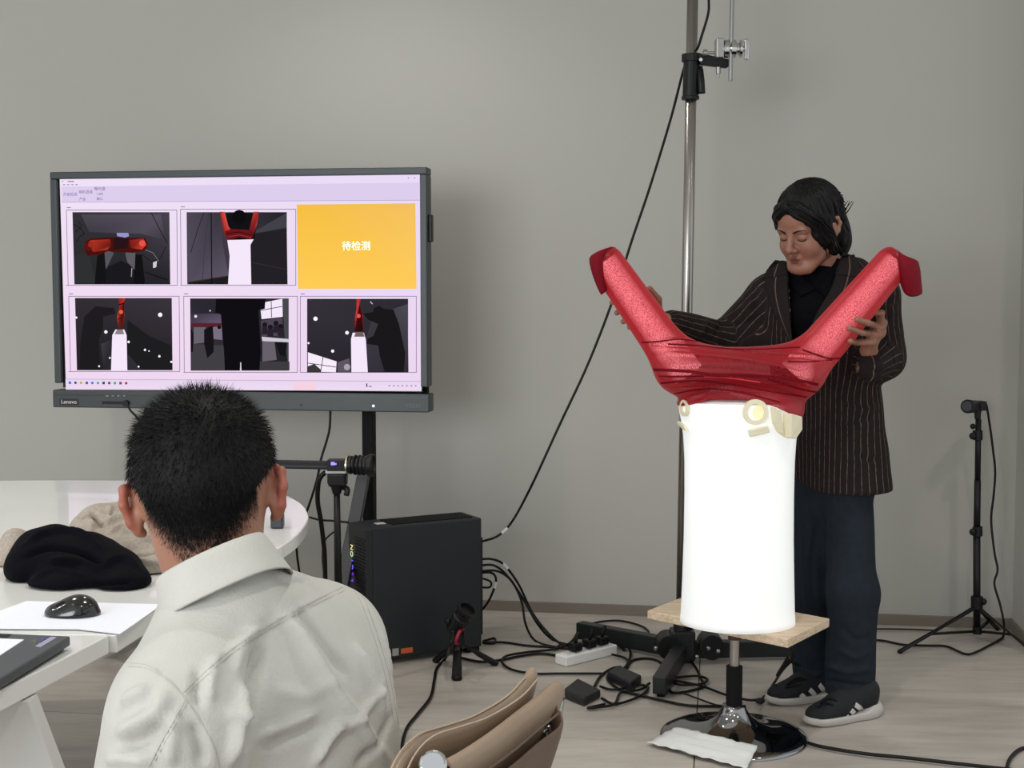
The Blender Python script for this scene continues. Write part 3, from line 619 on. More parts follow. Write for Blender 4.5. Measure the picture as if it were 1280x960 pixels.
# lit torso form
lc = G(919, 768, zt_+.0); lc = Vector((sg.x+.008, sg.y+.004, 0))
M_lit = bpy.data.materials.new('lit_acrylic'); M_lit.use_nodes = True; b_ = M_lit.node_tree.nodes['Principled BSDF']; b_.inputs['Base Color'].default_value = S(225, 225, 220); b_.inputs['Roughness'].default_value = .35
b_.inputs['Emission Color'].default_value = (.93, .97, 1, 1); b_.inputs['Emission Strength'].default_value = .42
lf = thing('lit_torso_form', (lc.x, lc.y, zt_), 'glowing white torso-shaped lamp form standing on the wooden board', 'display form')
prof = []
def lrad(z):  # z measured from board
    return np.interp(z, [0, .03, .12, .25, .38, .48, .55, .60, .63, .66], [.169, .1665, .1635, .160, .159, .160, .164, .172, .178, .178])
H_ = .655
for i in range(41): prof.append((float(lrad(H_*i/40)), H_*i/40))
prof = [(0, 0.002), (.166, 0.002)]+[(r, z+.002) for r, z in prof]
sc_y = .9
m = MB().lathe(prof, (lc.x, lc.y, zt_), seg=96)
for v in m.v: v.y = lc.y+(v.y-lc.y)*sc_y
m.build('shell', M_lit, lf, smooth=True)
m = MB().lathe([(.177, H_+.0), (.165, H_+.008), (.12, H_+.016), (0, H_+.018)], (lc.x, lc.y, zt_), seg=64)
for v in m.v: v.y = lc.y+(v.y-lc.y)*sc_y
m.build('top_plate', M_white, lf, smooth=True)
# yellowish sockets and flaps near the top, no lamps, faint glow put into the plastic
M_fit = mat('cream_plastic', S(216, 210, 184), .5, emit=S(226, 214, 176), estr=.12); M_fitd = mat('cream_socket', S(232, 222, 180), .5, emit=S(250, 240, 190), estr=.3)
def onlamp(px_, py_, off):
    d = Vector(ray(px_, py_)); 
    # march to the elliptical shell
    t = 3.2
    for _ in range(900):
        q = CAMV+d*t; z = q.z-zt_; r_ = math.hypot(q.x-lc.x, (q.y-lc.y)/sc_y)
        if r_ < lrad(z)+off: break
        t += .0015
        if t > 5: return None
    return CAMV+d*t
def ring(px_, py_, r1, r2, mt, name, depth=.012):
    c = onlamp(px_, py_, .0) or P(px_, py_, SD-.1)
    n_ = Vector((c.x-lc.x, c.y-lc.y, 0)).normalized()
    MB().lathe([(r2, -.01), (r2, depth), (r1, depth), (r1, -.004), (0, -.004)], c, n_, seg=32).build(name, mt, lf, smooth=False)
ring(944, 515, .024, .036, M_fit, 'socket_ring', .008); ring(950, 515, .001, .022, M_fitd, 'socket', .004)
ring(857, 510, .016, .024, M_fit, 'socket_ring', .008)
def flap(pts, name, th=.014):
    q = [onlamp(a, b, .004) for a, b in pts]
    q = [x for x in q if x is not None]; c = sum(q, Vector())/len(q); n_ = Vector((c.x-lc.x, c.y-lc.y, 0)).normalized()
    MB().prism(q, n_*th).build(name, M_fit, lf, bevel=.003)
flap([(934, 537), (958, 532), (961, 540), (936, 546)], 'bracket'); flap([(962, 508), (973, 512), (977, 545), (970, 540), (964, 528)], 'bracket')
flap([(978, 516), (992, 520), (992, 536), (984, 548), (978, 546)], 'hip_fitting', .03); flap([(850, 526), (858, 532), (862, 539), (858, 538), (850, 530)], 'hip_fitting', .01)
# ---------------- red garment stretched over two tubes ----------------
def fabric_red():
    m = bpy.data.materials.new('sheer_red_knit'); m.use_nodes = True; nt = m.node_tree
    b = nt.nodes['Principled BSDF']; out = nt.nodes['Material Output']
    b.inputs['Base Color'].default_value = S(146, 8, 28); b.inputs['Roughness'].default_value = .38; b.inputs['Sheen Weight'].default_value = .3; b.inputs['Sheen Tint'].default_value = (1, .5, .5, 1)
    b.inputs['Specular IOR Level'].default_value = .4
    tl_ = nt.nodes.new('ShaderNodeBsdfTranslucent'); tl_.inputs[0].default_value = S(190, 6, 24)
    a1 = nt.nodes.new('ShaderNodeMixShader'); a1.inputs[0].default_value = .30; nt.links.new(b.outputs[0], a1.inputs[1]); nt.links.new(tl_.outputs[0], a1.inputs[2])
    tr_ = nt.nodes.new('ShaderNodeBsdfTransparent'); tr_.inputs[0].default_value = (1, .52, .56, 1)
    lw = nt.nodes.new('ShaderNodeLayerWeight'); lw.inputs[0].default_value = .35
    tc = nt.nodes.new('ShaderNodeTexCoord'); n = nt.nodes.new('ShaderNodeTexNoise'); n.inputs['Scale'].default_value = 420; n.inputs['Detail'].default_value = 2
    nt.links.new(tc.outputs['Object'], n.inputs[0])
    r1 = nt.nodes.new('ShaderNodeMapRange'); r1.inputs[1].default_value = 0.0; r1.inputs[2].default_value = .20; r1.inputs[3].default_value = .62; r1.inputs[4].default_value = .03
    nt.links.new(lw.outputs['Facing'], r1.inputs[0])
    r2 = nt.nodes.new('ShaderNodeMapRange'); r2.inputs[1].default_value = .38; r2.inputs[2].default_value = .62; r2.inputs[3].default_value = .3; r2.inputs[4].default_value = 1.5
    nt.links.new(n.outputs[0], r2.inputs[0])
    mu = nt.nodes.new('ShaderNodeMath'); mu.operation = 'MULTIPLY'; mu.use_clamp = True; nt.links.new(r1.outputs[0], mu.inputs[0]); nt.links.new(r2.outputs[0], mu.inputs[1])
    a2 = nt.nodes.new('ShaderNodeMixShader'); nt.links.new(mu.outputs[0], a2.inputs[0]); nt.links.new(a1.outputs[0], a2.inputs[1]); nt.links.new(tr_.outputs[0], a2.inputs[2]); nt.links.new(a2.outputs[0], out.inputs[0])
    bp = nt.nodes.new('ShaderNodeBump'); bp.inputs['Strength'].default_value = .35; bp.inputs['Distance'].default_value = .001; nt.links.new(n.outputs[0], bp.inputs['Height']); nt.links.new(bp.outputs[0], b.inputs['Normal'])
    return m
M_red = fabric_red(); M_redd = mat('red_cuff', S(112, 6, 26), .7, bump=.3, bscale=300, spec=.15); M_reds = mat('red_seam_crease_shade', S(104, 6, 22), .8, spec=.1); M_redl = mat('red_fold_highlight', S(196, 30, 52), .4)  # seam red doubles as crease shade, the lighter red as painted highlight
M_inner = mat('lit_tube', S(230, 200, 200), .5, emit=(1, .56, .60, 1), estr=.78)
GD = SD-.03
LTa, LTb = P(759, 329, GD), P(853, 464, GD); RTa, RTb = P(1115, 330, GD), P(1001, 464, GD); TR = .058
gm = thing('red_garment', (lc.x, lc.y, lc.z+zt_+H_), 'red sheer tubular garment stretched in a V over two lit tubes on the white form', 'garment')
g = Field((.2, GD-.32, .85), (1.35, GD+.32, 1.52), .004)
g.cap(LTa, LTb, TR*.86, TR*1.06, .03); g.cap(RTa, RTb, TR*.88, TR*1.13, .03)
cz = zt_+H_
g.ell((lc.x, lc.y, cz-.02), (.186, .172, .09), k=.05)
g.cap(P(846, 462, GD), P(998, 466, GD), .062, .066, k=.035, flat=((0, 1, 0), 1.5))
g.cap(P(836, 436, GD), P(905, 456, GD), .035, .03, k=.05); g.cap(P(1000, 446, GD), P(930, 456, GD), .035, .03, k=.05)
def cutz(Q):
    x = Q[..., 0]-lc.x; z = np.interp(x, [-.25, -.178, -.1, -.03, .03, .08, .13, .17, .2, .26], [cz-.012, cz-.012, cz+.015, cz+.018, cz+.010, cz-.006, cz-.030, cz-.052, cz-.054, cz-.05]); return z-Q[..., 2]
g.fn(cutz, .004)
for a_, b_ in ((LTa, LTb), (RTa, RTb)):
    d_ = np.array((a_-b_).normalized()); g.fn(lambda Q, a=np.array(a_), d=d_: (Q-a)@d-.035, .004)
gV, gF = g.mesh()
gb = bvh_of(gV, gF)
FO = [([(812, 440), (870, 444), (940, 452), (1020, 470)], .004, .005), ([(806, 427), (860, 425), (940, 440), (1046, 447)], .004, .004),
      ([(820, 470), (880, 468), (950, 478), (1025, 486)], .005, .005), ([(822, 480), (880, 476), (940, 484), (1018, 494)], -.004, .004), ([(826, 487), (880, 483), (940, 491), (1012, 502)], .004, .004),
      ([(818, 462), (880, 460), (960, 466), (1025, 480)], -.005, .005), ([(835, 496), (880, 488), (930, 494), (1000, 513)], .003, .003), ([(835, 432), (900, 436), (980, 434)], -.003, .004), ([(845, 425), (910, 431), (975, 430)], .003, .003)]
gV = folds(gV, gF, gb, FO)
gb = bvh_of(gV, gF)
link_mesh('knit_body', gV, gF, M_red, gm, smooth=True)
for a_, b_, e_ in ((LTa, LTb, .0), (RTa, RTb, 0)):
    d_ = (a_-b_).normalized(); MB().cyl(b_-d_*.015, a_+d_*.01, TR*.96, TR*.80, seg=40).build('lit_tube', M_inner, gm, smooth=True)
def strip(pts, wd, mt, nm='fold_shading', off=.0012): return ribbon(gb, pts, wd, off, nm, mt, gm, n=8)
strip([(802, 428), (822, 427), (850, 424), (872, 427)], .003, M_reds, 'seam'); strip([(1003, 437), (1020, 443), (1036, 448), (1052, 448)], .004, M_reds, 'seam')
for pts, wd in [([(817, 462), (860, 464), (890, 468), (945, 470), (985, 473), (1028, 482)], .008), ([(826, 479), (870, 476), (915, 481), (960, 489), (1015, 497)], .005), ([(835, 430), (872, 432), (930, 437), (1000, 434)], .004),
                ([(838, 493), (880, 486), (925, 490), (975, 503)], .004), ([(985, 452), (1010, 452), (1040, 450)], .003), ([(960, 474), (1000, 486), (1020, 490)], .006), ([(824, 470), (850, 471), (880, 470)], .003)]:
    strip(pts, wd, M_reds)  # darker strips that paint shade into the creases of the knit
for pts, wd in [([(880, 471), (915, 473), (950, 478)], .003), ([(815, 432), (840, 434), (860, 434)], .003), ([(990, 446), (1020, 450), (1040, 452)], .003)]: strip(pts, wd, M_redl)  # lighter strips that paint highlights onto the folds
# small knobs of bunched hem at the left edge
# hanging cuffs at the tube ends
def sheet(name, grid, m, parent, solid=.003, sub=1, **k):
    R_ = len(grid); C_2 = len(grid[0]); vs = [p for r in grid for p in r]
    fs = [(i*C_2+j, i*C_2+j+1, (i+1)*C_2+j+1, (i+1)*C_2+j) for i in range(R_-1) for j in range(C_2-1)]
    return link_mesh(name, vs, fs, m, parent, smooth=True, solid=solid, subsurf=sub, **k)
d = GD
sheet('cuff', [[P(773, 307, d), P(757, 309, d-.05), P(742, 316, d-.06), P(735, 322, d-.02), P(738, 326, d+.04)],
               [P(770, 316, d+.01), P(754, 322, d-.055), P(742, 326, d-.066), P(736, 333, d-.03), P(740, 338, d+.04)],
               [P(768, 330, d+.01), P(752, 345, d-.04), P(745, 348, d-.062), P(742, 352, d-.03), P(746, 352, d+.04)],
               [P(766, 345, d+.01), P(758, 366, d-.03), P(754, 368, d-.05), P(751, 370, d-.03), P(752, 368, d+.03)]], M_redd, gm)
sheet('cuff', [[P(1106, 315, d-.0), P(1119, 311, d-.03), P(1128, 318, d-.05), P(1140, 322, d-.05), P(1149, 326, d-.01), P(1146, 326, d+.05)],
               [P(1112, 325, d-.02), P(1124, 326, d-.06), P(1134, 330, d-.07), P(1146, 336, d-.05), P(1152, 338, d-.01), P(1148, 338, d+.05)],
               [P(1120, 340, d-.02), P(1128, 345, d-.055), P(1137, 352, d-.06), P(1147, 354, d-.04), P(1153, 352, d), P(1148, 350, d+.05)],
               [P(1126, 355, d), P(1129, 368, d-.03), P(1138, 373, d-.04), P(1148, 371, d-.03), P(1155, 367, d), P(1150, 364, d+.04)]], M_redd, gm)

# ---------------- cables ----------------
def cable(name, pts, r, label, z=.006, group=None, mt=None):
    q = [(P(*p) if len(p) == 3 else G(p[0], p[1], z)) for p in pts]
    for v in q: v.z = max(v.z, r+.001)
    o = MB().tube(q, r, 8, 10).build(name, mt or M_rub, smooth=True); return tag(o, label, 'cable', group)
PB = (C_+u*LT/2).y
c = cable('signal_cable', [(884, -60, DS-.04), (886, 0, DS-.04), (885, 18, DS-.04), (878, 42, DS-.03), (872, 60, DS-.02), (866, 66, DS+.04), (856, 82, DS+.03), (838, 150, DS), (812, 235, DS-.02), (790, 300, DS-.02), (766, 375, DS), (735, 455, DS), (700, 530, DS+.02), (664, 608, DS+.05), (640, 652, PB+.05), (622, 670, PB), (598, 678, PB)], .0045, 'long black cable swooping from the steel pole down to the back of the computer tower')
M_tagw = mat('cable_tag', S(205, 205, 200), .6)
def ctag(a, b, par): MB().cyl(a, b, .0065, seg=10).build('cable_tag', M_tagw, par)
ctag(P(634, 661, PB+.03), P(627, 667, PB+.01), c)
def G_(x, y): return (x, y)
c = cable('tower_cable', [(598, 699, PB), (615, 699, PB), (630, 706, PB+.02), (648, 730, PB+.05), (665, 765, PB+.06), (684, 790, PB+.02), (703, 806), (722, 811), (742, 813)], .0045, 'uppermost black cable curving from the tower back to the power strip', group=None); ctag(P(628, 704, PB+.02), P(635, 711, PB+.02), c)
cable('tower_cable', [(598, 707, PB), (618, 707, PB), (636, 722, PB+.03), (656, 752, PB+.05), (672, 780, PB+.03), (690, 799), (712, 806), (735, 808)], .0045, 'second black cable curving from the tower back to the power strip')
cable('tower_cable', [(598, 714, PB), (622, 714, PB), (640, 727, PB+.03), (652, 752, PB+.04), (657, 780, PB+.02), (668, 800), (690, 808), (722, 811), (745, 808)], .0045, 'innermost black cable dropping steeply from the tower back to the floor')
c = cable('tower_cable', [(598, 716, PB+.01), (614, 716, PB+.01), (620, 724, PB+.01), (616, 740, PB+.01), (607, 757, PB+.02), (590, 775, PB+.05)], .0045, 'short black cable looping behind the rear edge of the tower'); ctag(P(620, 727, PB+.01), P(618, 735, PB+.01), c)
cable('tower_cable', [(600, 722, PB+.02), (613, 727, PB+.02), (612, 734, PB+.02), (599, 734, PB+.02)], .004, 'smallest black cable loop at the tower back')
floorc = [
 ('floor_cable', [(604, 801), (618, 798), (617, 804), (604, 803), (630, 803), (660, 807), (700, 809), (740, 811)], .0045, 'black cable lying straight from the tower corner to the power strip'),
 ('floor_cable', [(575, 822), (600, 827), (626, 825), (650, 820), (676, 817), (700, 820)], .005, 'black cable running from the small tripod to the power strip'),
 ('floor_cable', [(700, 806), (690, 812), (660, 815), (633, 820), (628, 828), (640, 837), (668, 842), (700, 842), (756, 842)], .0045, 'black cable looping in front of the power strip'),
 ('floor_cable', [(722, 790), (716, 800), (705, 808), (690, 812)], .0045, 'short black cable at the end of the stand leg'),
 ('floor_cable', [(758, 810), (764, 802), (775, 802), (786, 810), (788, 820), (782, 833), (775, 838)], .0045, 'black cable arching beside the power strip plugs'),
 ('floor_cable', [(783, 836), (790, 826), (806, 823), (822, 826), (836, 838)], .0045, 'black cable arching behind the nearer adapter towards the stand leg'),
 ('floor_cable', [(742, 860), (750, 846), (764, 836), (776, 834), (762, 842), (760, 850), (775, 862), (795, 868), (830, 876), (862, 882), (905, 883)], .0048, 'long black cable running under the stool sleeve from the adapters'),
 ('floor_cable', [(750, 858), (765, 862), (782, 860), (800, 856), (810, 860), (800, 870), (770, 880), (752, 873)], .0045, 'black cable circling the two adapters'),
 ('floor_cable', [(756, 880), (735, 885), (748, 884), (768, 880), (776, 866), (800, 862), (812, 854)], .0045, 'black cable below the nearer adapter block'),
 ('floor_cable', [(838, 855), (842, 848), (870, 845), (884, 849), (876, 855), (850, 856), (842, 851), (875, 857), (906, 868), (935, 875), (953, 874)], .0045, 'black cable coiled beside the stool and running to its plug'),
 ('floor_cable', [(836, 861), (842, 866), (860, 864), (880, 858), (877, 850), (870, 835), (860, 822)], .0045, 'black cable loop right of the stand leg'),
 ('floor_cable', [(850, 865), (872, 873), (895, 881), (912, 882)], .003, 'thin black cable behind the stool sleeve'),
 ('floor_cable', [(738, 780), (752, 777), (775, 776), (800, 782), (811, 790), (806, 796)], .0045, 'black cable arching behind the long stand leg'),
 ('floor_cable', [(806, 795), (822, 796), (838, 801), (850, 806)], .0045, 'black cable along the long stand leg into the hub'),
 ('floor_cable', [(1008, 928), (1030, 934), (1080, 942), (1140, 948), (1200, 955), (1290, 965)], .0055, 'black cable crossing the floor from the stool base to the right edge'),
 ('floor_cable', [(1290, 934), (1275, 937), (1263, 948), (1258, 962)], .0055, 'black cable at the lower right corner of the floor'),
 ('floor_cable', [(1088, 800), (1105, 801), (1130, 806), (1160, 807), (1183, 808), (1205, 817), (1218, 816), (1240, 805), (1254, 797)], .0045, 'black cable snaking under the right tripod'),
 ('floor_cable', [(1088, 786), (1130, 786.5), (1170, 788)], .003, 'thin black cable along the foot of the back wall'),
 ('floor_cable', [(780, 812), (772, 806), (760, 802), (750, 806)], .0045, 'short black cable curling over the white power strip'),
 ('floor_cable', [(765, 818), (780, 822), (786, 828), (780, 836)], .0045, 'black cable from the right end of the power strip to the farther adapter'),
]
for k, (nm, pts, r_, lb) in enumerate(floorc): cable(nm, pts, r_, lb, z=.006+.0012*(k % 5))
c = cable('plug_cable', [(985, 800, SD-.0), (990, 810, SD), (992, 822, SD+.02), (978, 838, SD+.1), (962, 862), (950, 876)], .004, 'black cable with an inline plug hanging from the board to the floor')
MB().cyl(P(984, 826, SD+.05), P(972, 844, SD+.12), .008, .006, seg=12).build('inline_plug', M_blk, c)
MB().sphere(G(950, 876, .014), .014, 12, (1.2, 1, .7)).build('plug', M_blk, c)
cable('plug_cable', [(984, 822, SD+.15), (990, 828, SD+.2), (1000, 832, SD+.3)], .004, 'short black cable reaching behind the trouser leg')
cable('display_cable', [(413, 512, 4.98), (412, 535, 4.96), (408, 552, 4.94), (401, 575, 4.9), (396, 600, 4.88), (385, 635, 4.9), (372, 668, 4.95), (371, 690, 4.98), (375, 720, 5.0)], .0045, 'thin black cable hanging from the middle of the display bottom')
cable('camera_cable', [(408, 589, 4.45), (399, 600, 4.45), (397, 625, 4.46), (401, 650, 4.47), (404, 675, 4.48), (406, 700, 4.49), (407, 760, 4.5)], .008, 'thick black cable dropping beside the tall camera tripod')
cable('camera_cable', [(385, 646, 4.9), (400, 650, 4.88), (416, 651, 4.86), (436, 653, 4.85)], .004, 'thin black cable stretched level behind the tripod column')
cable('camera_cable', [(418, 664, 4.8), (406, 676, 4.8), (403, 695, 4.8), (405, 720, 4.8)], .003, 'thinnest black cable curving behind the tripod column')
cable('display_cable', [(160, 506, 4.98), (163, 513, 4.96), (172, 523, 4.96), (180, 540, 4.98)], .004, 'short black cable hanging from the port panel under the display')
cable('front_cable', [(566, 790, 4.5), (563, 808, 4.46), (556, 824), (546, 836), (543, 850), (538, 872), (522, 893), (509, 910), (503, 930), (500, 960)], .0055, 'black cable running from the small floor tripod forward to the chair')

# ---------------- power strip, plugs and adapters ----------------
z0 = 0
s0 = G(708, 834); s1 = G(772, 818); du = (s1-s0).normalized(); dn = Vector((-du.y, du.x, 0))
ps = thing('power_strip', (s0+s1)/2+dn*.02, 'white multi-socket power strip on the floor crowded with black plugs', 'power strip')
SL = (s1-s0).length
MB().box((s0+s1)/2+dn*.03+Vector((0, 0, .018)), (SL, .06, .036), du, dn).build('body', M_white, ps, bevel=.005)
for t_, kk in ((.16, 0), (.38, 1), (.6, 2), (.82, 3)):
    q = s0.lerp(s1, t_)+dn*.03+Vector((0, 0, .037)); MB().box(q, (.03, .03, .003), du, dn).build('socket', mat('socket_%d' % kk, S(205, 205, 203), .4), ps)
for t_, lb in ((.28, 'black block plug at the left end of the white power strip'), (.56, 'black plug in the middle of the white power strip'), (.8, 'black plug near the right end of the white power strip')):
    q = s0.lerp(s1, t_)+dn*.03+Vector((0, 0, .039))
    pg = thing('power_plug', q, lb, 'plug')
    MB().box(q+Vector((0, 0, .016)), (.042, .036, .03), du, dn).build('plug_body', M_blk, pg, bevel=.005)
    MB().tube([q+Vector((0, 0, .03)), q+Vector((.005, 0, .05)), q+Vector((.012, .01, .065))], .007).build('strain_relief', M_rub, pg, smooth=True)
cable('plug_lead', [(741, 806, G(741, 806).y), (737, 797, G(737, 797).y-.0), (729, 792), (724, 790)], .0045, 'short black lead rising from the left plug')
def adapter(pts, h, label):
    q = [G(*p) for p in pts]; c = sum(q, Vector())/4
    t = thing('power_adapter', c, label, 'adapter'); MB().prism([v+Vector((0, 0, .002)) for v in q], (0, 0, h)).build('body', mat('adapter_black', S(26, 27, 30), .5), t, bevel=.006)
    MB().prism([v.lerp(c, -.004)+Vector((0, 0, h*.5)) for v in q], (0, 0, .0012)).build('seam', M_rub, t)
adapter([(703, 873), (722, 858), (751, 873), (730, 884)], .028, 'black flat power adapter on the floor nearest the leather chair')
adapter([(759, 851), (773, 843), (802, 856), (788, 866)], .032, 'black power adapter on the floor beside the stand leg')

# ---------------- tall camera tripod with lens ----------------
TD = 4.42
tr = thing('camera_tripod', Vector(P(421, 800, TD)).xy.to_3d(), 'tall black tripod column with a fluid head behind the seated man', 'tripod')
tcx = P(422, 620, TD).x
MB().cyl(P(421, 614, TD), Vector((tcx, TD, .25)), .0105, .0135, seg=20).build('column', M_blk, tr, smooth=True)
MB().cyl(P(421, 606, TD), P(421, 617, TD), .022, .014, seg=20).build('collar', M_blk, tr)
MB().box(P(422, 599, TD), (.058, .055, .045)).build('head_body', M_blk, tr, bevel=.008)
MB().cyl(P(410, 598, TD), P(434, 598, TD), .02, seg=20).build('tilt_drum', M_blk, tr)
MB().tube([P(428, 608, TD), P(434, 612, TD-.02), P(433, 619, TD-.03)], .010).build('pan_knob', M_blk, tr, smooth=True)
MB().box(P(424, 589, TD), (.085, .05, .012)).build('top_plate', M_satin, tr, bevel=.002)
for a in (30, 150, 270):
    e = Vector((tcx-.03+.12*math.cos(math.radians(a)), TD+.14*math.sin(math.radians(a)), .011)); MB().tube([Vector((tcx, TD, .36)), e], .011, smooth=False).build('leg', M_blk, tr)
cm = thing('industrial_camera', P(425, 582, TD-.0), 'small black box camera with a short ringed lens pointing right on the tripod', 'camera')
MB().box(P(424, 581, TD-.01), (.075, .05, .036)).build('camera_body', M_blk, cm, bevel=.003)
l0 = P(432, 581, TD-.01)
MB().lathe([(0, 0), (.024, 0), (.024, .012), (.03, .014), (.03, .022), (.026, .024), (.028, .05), (.031, .052), (.031, .07), (.036, .078), (.038, .092), (.033, .094), (.03, .086), (0, .086)], l0, (1, -.15, 0), seg=32).build('lens', M_blk, cm)
MB().lathe([(.0245, .005), (.033, .006), (.033, .011), (.0245, .012)], l0, (1, -.15, 0), seg=32).build('lens_mount_ring', mat('brass_ring', S(205, 200, 170), .25, metal=1), cm)
for k in range(3): MB().lathe([(.0275, .03+.014*k), (.033, .031+.014*k), (.033, .036+.014*k), (.0275, .037+.014*k)], l0, (1, -.15, 0), seg=24).build('focus_ring', M_blkm, cm)
MB().box(P(416, 579.5, TD-.037), (.012, .004, .01)).box(P(419.5, 580, TD-.037), (.005, .004, .005)).build('status_light', mat('violet_light', S(60, 50, 180), .3, emit=S(150, 130, 255), estr=1.5), cm)
bm_ = thing('support_bar', P(330, 581, TD+.05), 'long level black bar running behind the head to the camera', 'bar')
MB().bar(P(240, 578, TD+.05), P(414, 581.5, TD+.03), .03, .026).build('bar_profile', M_blk, bm_, bevel=.003)
MB().bar(P(240, 581, TD+.034), P(414, 583.5, TD+.014), .001, .004).build('groove', M_dgrey, bm_)
for px_ in (250,): MB().bar(P(px_, 580, TD+.05), Vector((P(px_, 580, TD+.05).x, TD+.05, 0)), .03, .03, (0, 1, 0)).build('upright', M_blk, bm_)

# ---------------- small tripod with camera on the floor ----------------
f0 = G(571, 838); FD = f0.y
mt_ = thing('mini_tripod', (f0.x, f0.y, 0), 'small black table tripod standing on the floor before the computer tower', 'tripod')
hz = P(572, 800, FD).z
MB().cyl(P(572, 806, FD), P(571, 792, FD), .022, .016, seg=16).build('hub', M_blk, mt_, bevel=.002)
for e, wd, nm in (((571, 850), .017, 'leg'), ((545, 828), .012, 'leg'), ((619, 832), .011, 'leg')):
    g1 = G(*e); g1.z = .008
    l_ = MB().tube([P(572, 802, FD), P(572, 802, FD).lerp(g1, .55), g1], lambda t, w=wd: w*(.75+.3*t), smooth=False).build(nm, M_blk, mt_)
    MB().sphere(g1, wd*1.15, 10, (1, 1, .7)).build('foot', M_rub, l_)
MB().sphere(P(571, 786, FD), .016, 12).build('ball', M_blkm, mt_)
fc = thing('floor_camera', P(573, 780, FD-.01), 'small black camera tilted upwards on the floor tripod, with a red ring', 'camera')
a_ = P(566, 788, FD-.01); b_2 = P(584, 762, FD-.05)
MB().cyl(a_, a_.lerp(b_2, .5), .027, .026, seg=20).build('camera_body', M_blk, fc, bevel=.003)
MB().lathe([(.02, 0), (.034, .004), (.034, .02), (.028, .024), (.028, .04), (.036, .05), (.036, .062), (.028, .062), (.026, .05), (0, .05)], a_.lerp(b_2, .45), b_2-a_, seg=24).build('lens', M_blk, fc)
MB().lathe([(.0275, .02), (.031, .022), (.031, .03), (.0275, .032)], P(566, 792, FD-.03), (.9, -.3, -.3), seg=20).build('red_ring', mat('red_ring', S(150, 24, 50), .4), fc)
MB().sphere(P(560, 777, FD-.02), .014, 10).build('knob', M_blk, fc); MB().cyl(P(572, 790, FD), P(574, 806, FD), .024, seg=16).build('bracket', M_blk, fc)

# ---------------- right tripod with camera ----------------
q0 = G(1222, 799); QD = q0.y
rt = thing('light_tripod', (q0.x, q0.y, 0), 'thin black tripod stand near the right end of the back wall', 'tripod')
MB().cyl(P(1221, 790, QD), P(1221, 665, QD), .0135, seg=16).build('column', M_blk, rt, smooth=True)
MB().cyl(P(1221, 668, QD), P(1222, 600, QD), .0125, seg=16).build('column_upper', M_blk, rt, smooth=True)
MB().cyl(P(1222, 602, QD), P(1223, 524, QD), .011, seg=16).build('column_top', M_blk, rt, smooth=True)
for y_ in (545, 665): MB().cyl(P(1222, y_-7, QD), P(1222, y_+5, QD), .018, seg=16).build('collar', M_blk, rt, bevel=.002); MB().sphere(P(1216, y_, QD-.01), .014, 10).build('lock_knob', M_blk, rt)
MB().sphere(P(1216, 533, QD-.01), .011, 10).build('lock_knob', M_blk, rt)
MB().cyl(P(1221, 745, QD), P(1221, 761, QD), .022, seg=18).sphere(P(1229, 752, QD-.01), .014, 10).build('hub', M_blk, rt, bevel=.003)
MB().cyl(P(1221.5, 783, QD), P(1221.5, 792, QD), .017, seg=16).build('lower_collar', M_blk, rt)
for e, (mx, my) in (((1125, 817), (1170, 790)), ((1292, 818), (1265, 799)), ((1236, 789), (1230, 784))):
    gg = G(*e); 
    if e[0] == 1236: gg = Vector((q0.x+.12, q0.y+.13, 0))
    gg.z = .008; tp_ = P(1221, 758, QD); lg = MB().tube([tp_, gg], .0085, smooth=False).build('leg', M_blk, rt); MB().sphere(gg, .011, 8, (1, 1, .7)).build('foot', M_rub, lg)
    MB().bar(P(1221.5, 789, QD), tp_.lerp(gg, .62), .009, .009).build('spreader', M_blk, rt)
rc = thing('stand_camera', P(1218, 509, QD), 'small black cylindrical camera facing the room on top of the thin right tripod', 'camera')
MB().cyl(P(1225, 508, QD+.05), P(1209, 508, QD-.06), .02, .026, seg=24).build('camera_body', M_blk, rc, bevel=.003)
MB().cyl(P(1209, 508, QD-.065), P(1209, 508, QD-.062), .019, seg=20).build('lens_glass', mat('lens_glass', S(6, 6, 8), .1), rc)
MB().box(P(1225, 507, QD+.02), (.035, .05, .035)).cyl(P(1222, 512, QD), P(1222, 524, QD), .013, .011, seg=14).build('mount', M_blk, rc, bevel=.003)
cable('tripod_cable', [(1229, 507, QD), (1233, 507, QD), (1237, 530, QD), (1241, 560, QD), (1244, 590, QD), (1242, 620, QD), (1239, 650, QD), (1243, 690, QD-.02), (1247, 712, QD-.03), (1243, 730, QD-.04), (1250, 755, QD-.05), (1255, 780, QD-.06), (1254, 795), (1246, 802)], .0045, 'black cable hanging in waves down the right tripod')

# ---------------- conference table ----------------
TZ = .75
M_tab = mat('table_white_gloss', S(222, 222, 218), .22, coat=.4, var=.02, vscale=3)
tb = thing('conference_table', (-1.3, 2.6, 0), 'white glossy conference table with a rounded far end', 'table')
edge = [G(x, y, TZ) for x, y in [(146, 793), (222, 746), (290, 712), (352, 683), (372, 668), (384, 652), (385, 642), (376, 629), (352, 616.5), (330, 611)]]
far = [Vector((-.78, 4.02, TZ)), Vector((-1.2, 4.08, TZ)), Vector((-1.7, 4.04, TZ)), Vector((-2.15, 3.75, TZ)), Vector((-2.4, 3.2, TZ))]
c_ = catmull(edge[3:]+far, 6)
nr = edge[0]; lf_ = Vector((-2.45, 2.27, TZ))
outl = [nr, edge[1], edge[2]]+c_+[lf_]
def top(name, pl, th=.032):
    return MB().prism([p-Vector((0, 0, th)) for p in pl], (0, 0, th)).build(name, M_tab, tb, bevel=.003)
top('tabletop_panel', outl)
n0 = G(141, 793, TZ); n1 = G(0, 865, TZ); dd = (n1-n0).normalized()
